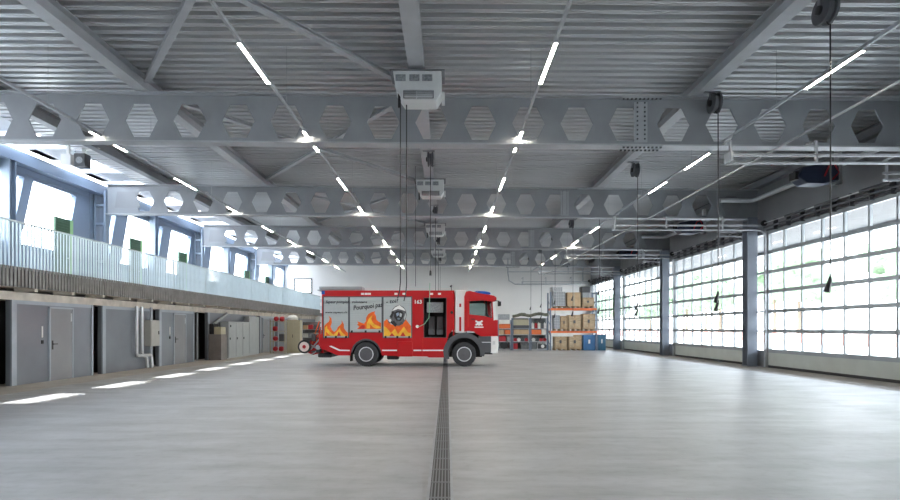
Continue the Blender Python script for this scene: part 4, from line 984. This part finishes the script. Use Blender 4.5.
for i, (a, m, l) in enumerate(((532, 'hose_white', 'white canister'), (535.2, 'red_plastic', 'red canister'), (538.4, 'hose_white', 'second white canister from left'), (541.6, 'dark_grey', 'dark canister'), (544.2, 'truck_white', 'bright white canister'))):
    simple(MB().box(X_(a), X_(a+2.4), RY+0.1, RY+0.35, LV[3]+.001, LV[3]+0.36).box(X_(a+0.5), X_(a+1.2), RY+0.15, RY+0.3, LV[3]+0.36, LV[3]+0.42), 'canister', m, l+' on top shelf next to the pallet rack', 'canister', (X_(a+1.2), RY+0.2, LV[3]), 'canisters on the top shelf', bevel=0.02)
sbox(521, 536.5, LV[0]+.001, zf(343), 'box_dark', 'grey_chest', 'grey chest on bottom shelves of the low units', 'chest')
sbox(513.6, 518, LV[0]+.001, zf(343.5), 'red_plastic', 'red_drum', 'red box on bottom shelf left of the grey chest', 'box')
# portable pump
t = thing('portable_pump', 'white and black portable pump on bottom shelf next to pallet rack', 'pump', (X_(542.5), RY+0.35, LV[0]))
MB().box(-0.3, 0.3, -0.25, 0.25, 0.05, 0.3).build('engine', 'dark_grey', t, bevel=0.03); MB().tube([(-0.33, -0.27, 0.0), (-0.33, -0.27, 0.42), (0.33, -0.27, 0.42), (0.33, -0.27, 0.0)], 0.02).build('frame', 'truck_white', t)
MB().lathe([(0.05, -0.04), (0.12, -0.02), (0.12, 0.02), (0.05, 0.03)], (0.02, -0.29, 0.2), 'Y', 16).build('starter', 'truck_white', t)
# camouflage-like net laid on top
nm = MB(); N = 16
vs = []; 
for i in range(N+1):
    for j in range(4):
        x = X_(513.5)+(X_(548.5)-X_(513.5))*i/N; vs.append((x, RY+0.02+0.22*j, zf(318)+0.10+0.06*random.random()+0.10*math.sin(i*0.4)**2+0.006*i))
fs = [(i*4+j, (i+1)*4+j, (i+1)*4+j+1, i*4+j+1) for i in range(N) for j in range(3)]
nm.add(vs, fs)
o = nm.build('folded_net', 'tarp', None, smooth=True, loc=(X_(530), RY+0.3, zf(318))); so = o.modifiers.new('s', 'SOLIDIFY'); so.thickness = 0.18; so.offset = 0
tag(o, 'dark green folded net draped over the low shelf units', 'net')

# ------------------------------------------------------------------ left side furniture
LY = 26.9
t = thing('tool_bench_cabinet', 'low dark brown cabinet with grey top box at left wall', 'cabinet', (-11.15, 26.6, 0))
MB().box(-0.25, 0.35, -0.3, 0.4, 0.02, 1.25).build('body', 'cabinet_brown', t, bevel=0.01)
MB().box(-0.0, 0.33, -0.28, 0.3, 1.25, 1.6).build('top_box', 'beige', t, bevel=0.01)
MB().box(-0.24, -0.02, -0.28, 0.3, 1.25, 1.75).build('black_pack', 'black', t, bevel=0.03)
q = MB()
for i in range(5): q.box(-0.2, 0.3, -0.31, -0.3, 0.1+i*0.22, 0.28+i*0.22)
q.build('drawer_fronts', 'cabinet_brown', t)
t = thing('locker_cabinet', 'wide light grey metal cabinet with three black locks at left wall', 'cabinet', (XW+0.06, 28.0, 0))
MB().box(0, 0.42, 0, 2.9, 0.0, 1.88).build('body', 'cabinet_grey', t, bevel=0.01)
for i in range(3):
    dd = MB().box(0.42, 0.435, 0.04+i*0.95, 0.93+i*0.95, 0.06, 1.82).build('door', 'cabinet_grey', t)
    MB().box(0.435, 0.455, 0.12+i*0.95, 0.2+i*0.95, 0.95, 1.06).build('lock', 'black', dd)
MB().lathe([(0.06, 0), (0.06, 0.02)], (0.435, 0.22, 1.65), 'X', 12).build('round_vent', 'black', t)
t = thing('wall_panel_cabinet', 'taller plain pale cabinet directly behind the three-lock cabinet', 'cabinet', (XW+0.06, 31.2, 0))
MB().box(0, 0.3, 0, 1.7, 0, 2.2).build('body', 'cabinet_grey', t); MB().box(0.3, 0.315, 0.05, 1.65, 0.1, 2.1).build('door', 'cabinet_grey', t)
o = MB().tube([(XW+0.12, 27.15, 1.75), (XW+0.15, 28.6, 2.3)], 0.07).build('sloping_duct', 'galvanised', None, loc=(XW+0.2, 27, 2)); tag(o, 'short sloping pipe above the brown cabinet on left wall', 'pipe')
# open rack with red gear, nearer the truck
LRY = 33.4; lx0, lx1 = (270.3-447)*LRY/550, (285-447)*LRY/550
t = thing('gear_rack', 'beige open rack holding red gear beside beige cabinet behind fire engine', 'rack', ((lx0+lx1)/2, LRY+0.3, 0))
W = (lx1-lx0)/2
for sx_ in (-W, W):
    for sy in (-0.28, 0.28): MB().box(sx_-0.025, sx_+0.025, sy-0.025, sy+0.025, 0, 2.05).build('post', 'beige', t)
SZ = (0.12, 0.75, 1.35, 1.95)
for z in SZ: MB().box(-W, W, -0.28, 0.28, z-0.03, z).build('shelf', 'beige', t)
for i, (z, xx) in enumerate(((SZ[0], -0.2), (SZ[0], 0.15), (SZ[1], -0.2), (SZ[2], -0.22), (SZ[3], -0.15), (SZ[3], 0.2))):
    x = (lx0+lx1)/2+xx
    b = MB().lathe([(0.02, -0.14), (0.13, -0.12), (0.155, 0), (0.13, 0.12), (0.02, 0.14)], (x, LRY+0.25, z+0.156), 'X' if i % 2 else 'Y', 16)
    simple(b, 'red_helmet', 'red_plastic', 'round red helmet, %s on beige gear rack' % ['left on bottom shelf', 'right on bottom shelf', 'alone on second shelf', 'alone on third shelf', 'left on top', 'right on top'][i], 'helmet', (x, LRY+0.25, z), 'red helmets on the gear rack', smooth=True)
simple(MB().box((lx0+lx1)/2+0.05, (lx0+lx1)/2+0.35, LRY+0.1, LRY+0.45, SZ[1]+0.001, SZ[1]+0.42), 'grey_box', 'dark_grey', 'dark box right of helmet on the second shelf of gear rack', 'box', ((lx0+lx1)/2+0.2, LRY+0.3, SZ[1]), bevel=0.02)
bx0, bx1 = (286.3-447)*34.3/550, (300-447)*34.3/550
t = thing('beige_cabinet', 'tall beige metal cabinet between gear rack and rear of the fire engine', 'cabinet', ((bx0+bx1)/2, 34.6, 0))
W = (bx1-bx0)/2
MB().box(-W, W, -0.25, 0.25, 0, 2.05).build('body', 'beige', t, bevel=0.01)
for s in (-1, 1): MB().box(min(0.01*s, s*(W-0.02)), max(0.01*s, s*(W-0.02)), -0.265, -0.25, 0.06, 2.0).build('door', 'beige', t)
MB().box(-0.06, -0.03, -0.29, -0.265, 0.95, 1.15).build('handle', 'black', t)
for i, (x, w_, m, l) in enumerate(((-10.55, 0.35, 'hose_white', 'white bag on top of the beige gear rack'), )):
    b = MB(); b.lathe([(0.05, 0), (w_*0.9, 0.03), (w_, 0.15), (w_*0.6, 0.28), (0.05, 0.32)], (x+0.85, LRY+1.2, 2.05), 'Z', 16)
    simple(b, 'white_bag', m, 'white bag lying on top of the beige cabinet', 'bag', (x+0.85, LRY+1.2, 2.05), smooth=True)
# shelving behind the rear of the truck
sy0 = 41.0
def XX(px): return (px-447)*sy0/550
shelf_unit(XX(301), XX(319), 'dark shelf unit with mixed gear behind rear end of fire engine', (0.2, 0.85, 1.45), 2.0, sy0, 0.6, 'dark_grey')
k = 0
for z, row in ((0.2, ('dark_grey', 'bin_blue', 'dark_grey')), (0.85, ('hose_white', 'mesh_grey', 'wood')), (1.45, ('cardboard', 'red_plastic', 'dark_grey'))):
    for j, m in enumerate(row):
        a = XX(302.5+j*5.3); lvn = {0.2: 'bottom', 0.85: 'middle', 1.45: 'upper'}[z]
        simple(MB().box(a, a+0.34, sy0+0.1, sy0+0.5, z+0.001, z+0.3+0.04*j), 'storage_box', m, '%s storage box on %s shelf behind rear of fire engine' % (['left', 'middle', 'right'][j], lvn), 'box', (a+0.17, sy0+0.3, z), 'boxes behind the fire engine', bevel=0.02)

# ------------------------------------------------------------------ outside: trees, low wall
def blob(c, r, seed):
    rnd = random.Random(seed); bm = bmesh.new()
    for i in range(9):
        ang = rnd.random()*6.28; rr = r*0.55*rnd.random()**0.5; q = r*(0.35+0.3*rnd.random())
        mtx = Matrix.Translation((c[0]+rr*math.cos(ang), c[1]+rr*math.sin(ang), c[2]+r*(rnd.random()-0.4)*1.1)) @ Matrix.Diagonal((q, q, q*0.85, 1))
        bmesh.ops.create_icosphere(bm, subdivisions=2, radius=1, matrix=mtx)
    for v in bm.verts: v.co += Vector((rnd.uniform(-1,1), rnd.uniform(-1,1), rnd.uniform(-1,1)))*r*0.06
    me = bpy.data.meshes.new('crown'); bm.to_mesh(me); bm.free(); me.materials.append(MATS['leaves']); return me
rt_ = random.Random(3); ORD = ['nearest', 'second', 'third', 'fourth', 'fifth', 'sixth', 'seventh', 'eighth', 'ninth', 'tenth', 'eleventh', 'twelfth', 'thirteenth', 'fourteenth', 'fifteenth', 'sixteenth', 'seventeenth', 'farthest']
for i in range(18):
    x = 44+rt_.random()*7; y = 22+i*9.5+rt_.random()*1.5; h = 9+rt_.random()*4
    t = thing('tree', 'pale green tree beyond the yard through the glazed doors, %s along the row' % ORD[i], 'tree', (x, y, -0.05), 0, 'trees beyond the yard')
    o = bpy.data.objects.new('crown', blob((0, 0, h*0.66), h*0.34, i)); COL.objects.link(o); o.parent = t
    MB().tube([(0, 0, 0), (0.1, 0.05, h*0.3), (0, 0, h*0.6)], [0.3, 0.22, 0.12], 8).build('trunk', 'bark', t, smooth=True)
o = MB().box(36, 36.3, -10, 200, -0.05, 1.0).build('boundary_wall', 'brick_red', None, loc=(36, 60, -0.05)); tag(o, 'low reddish wall across the yard beyond the glazed doors', 'wall')
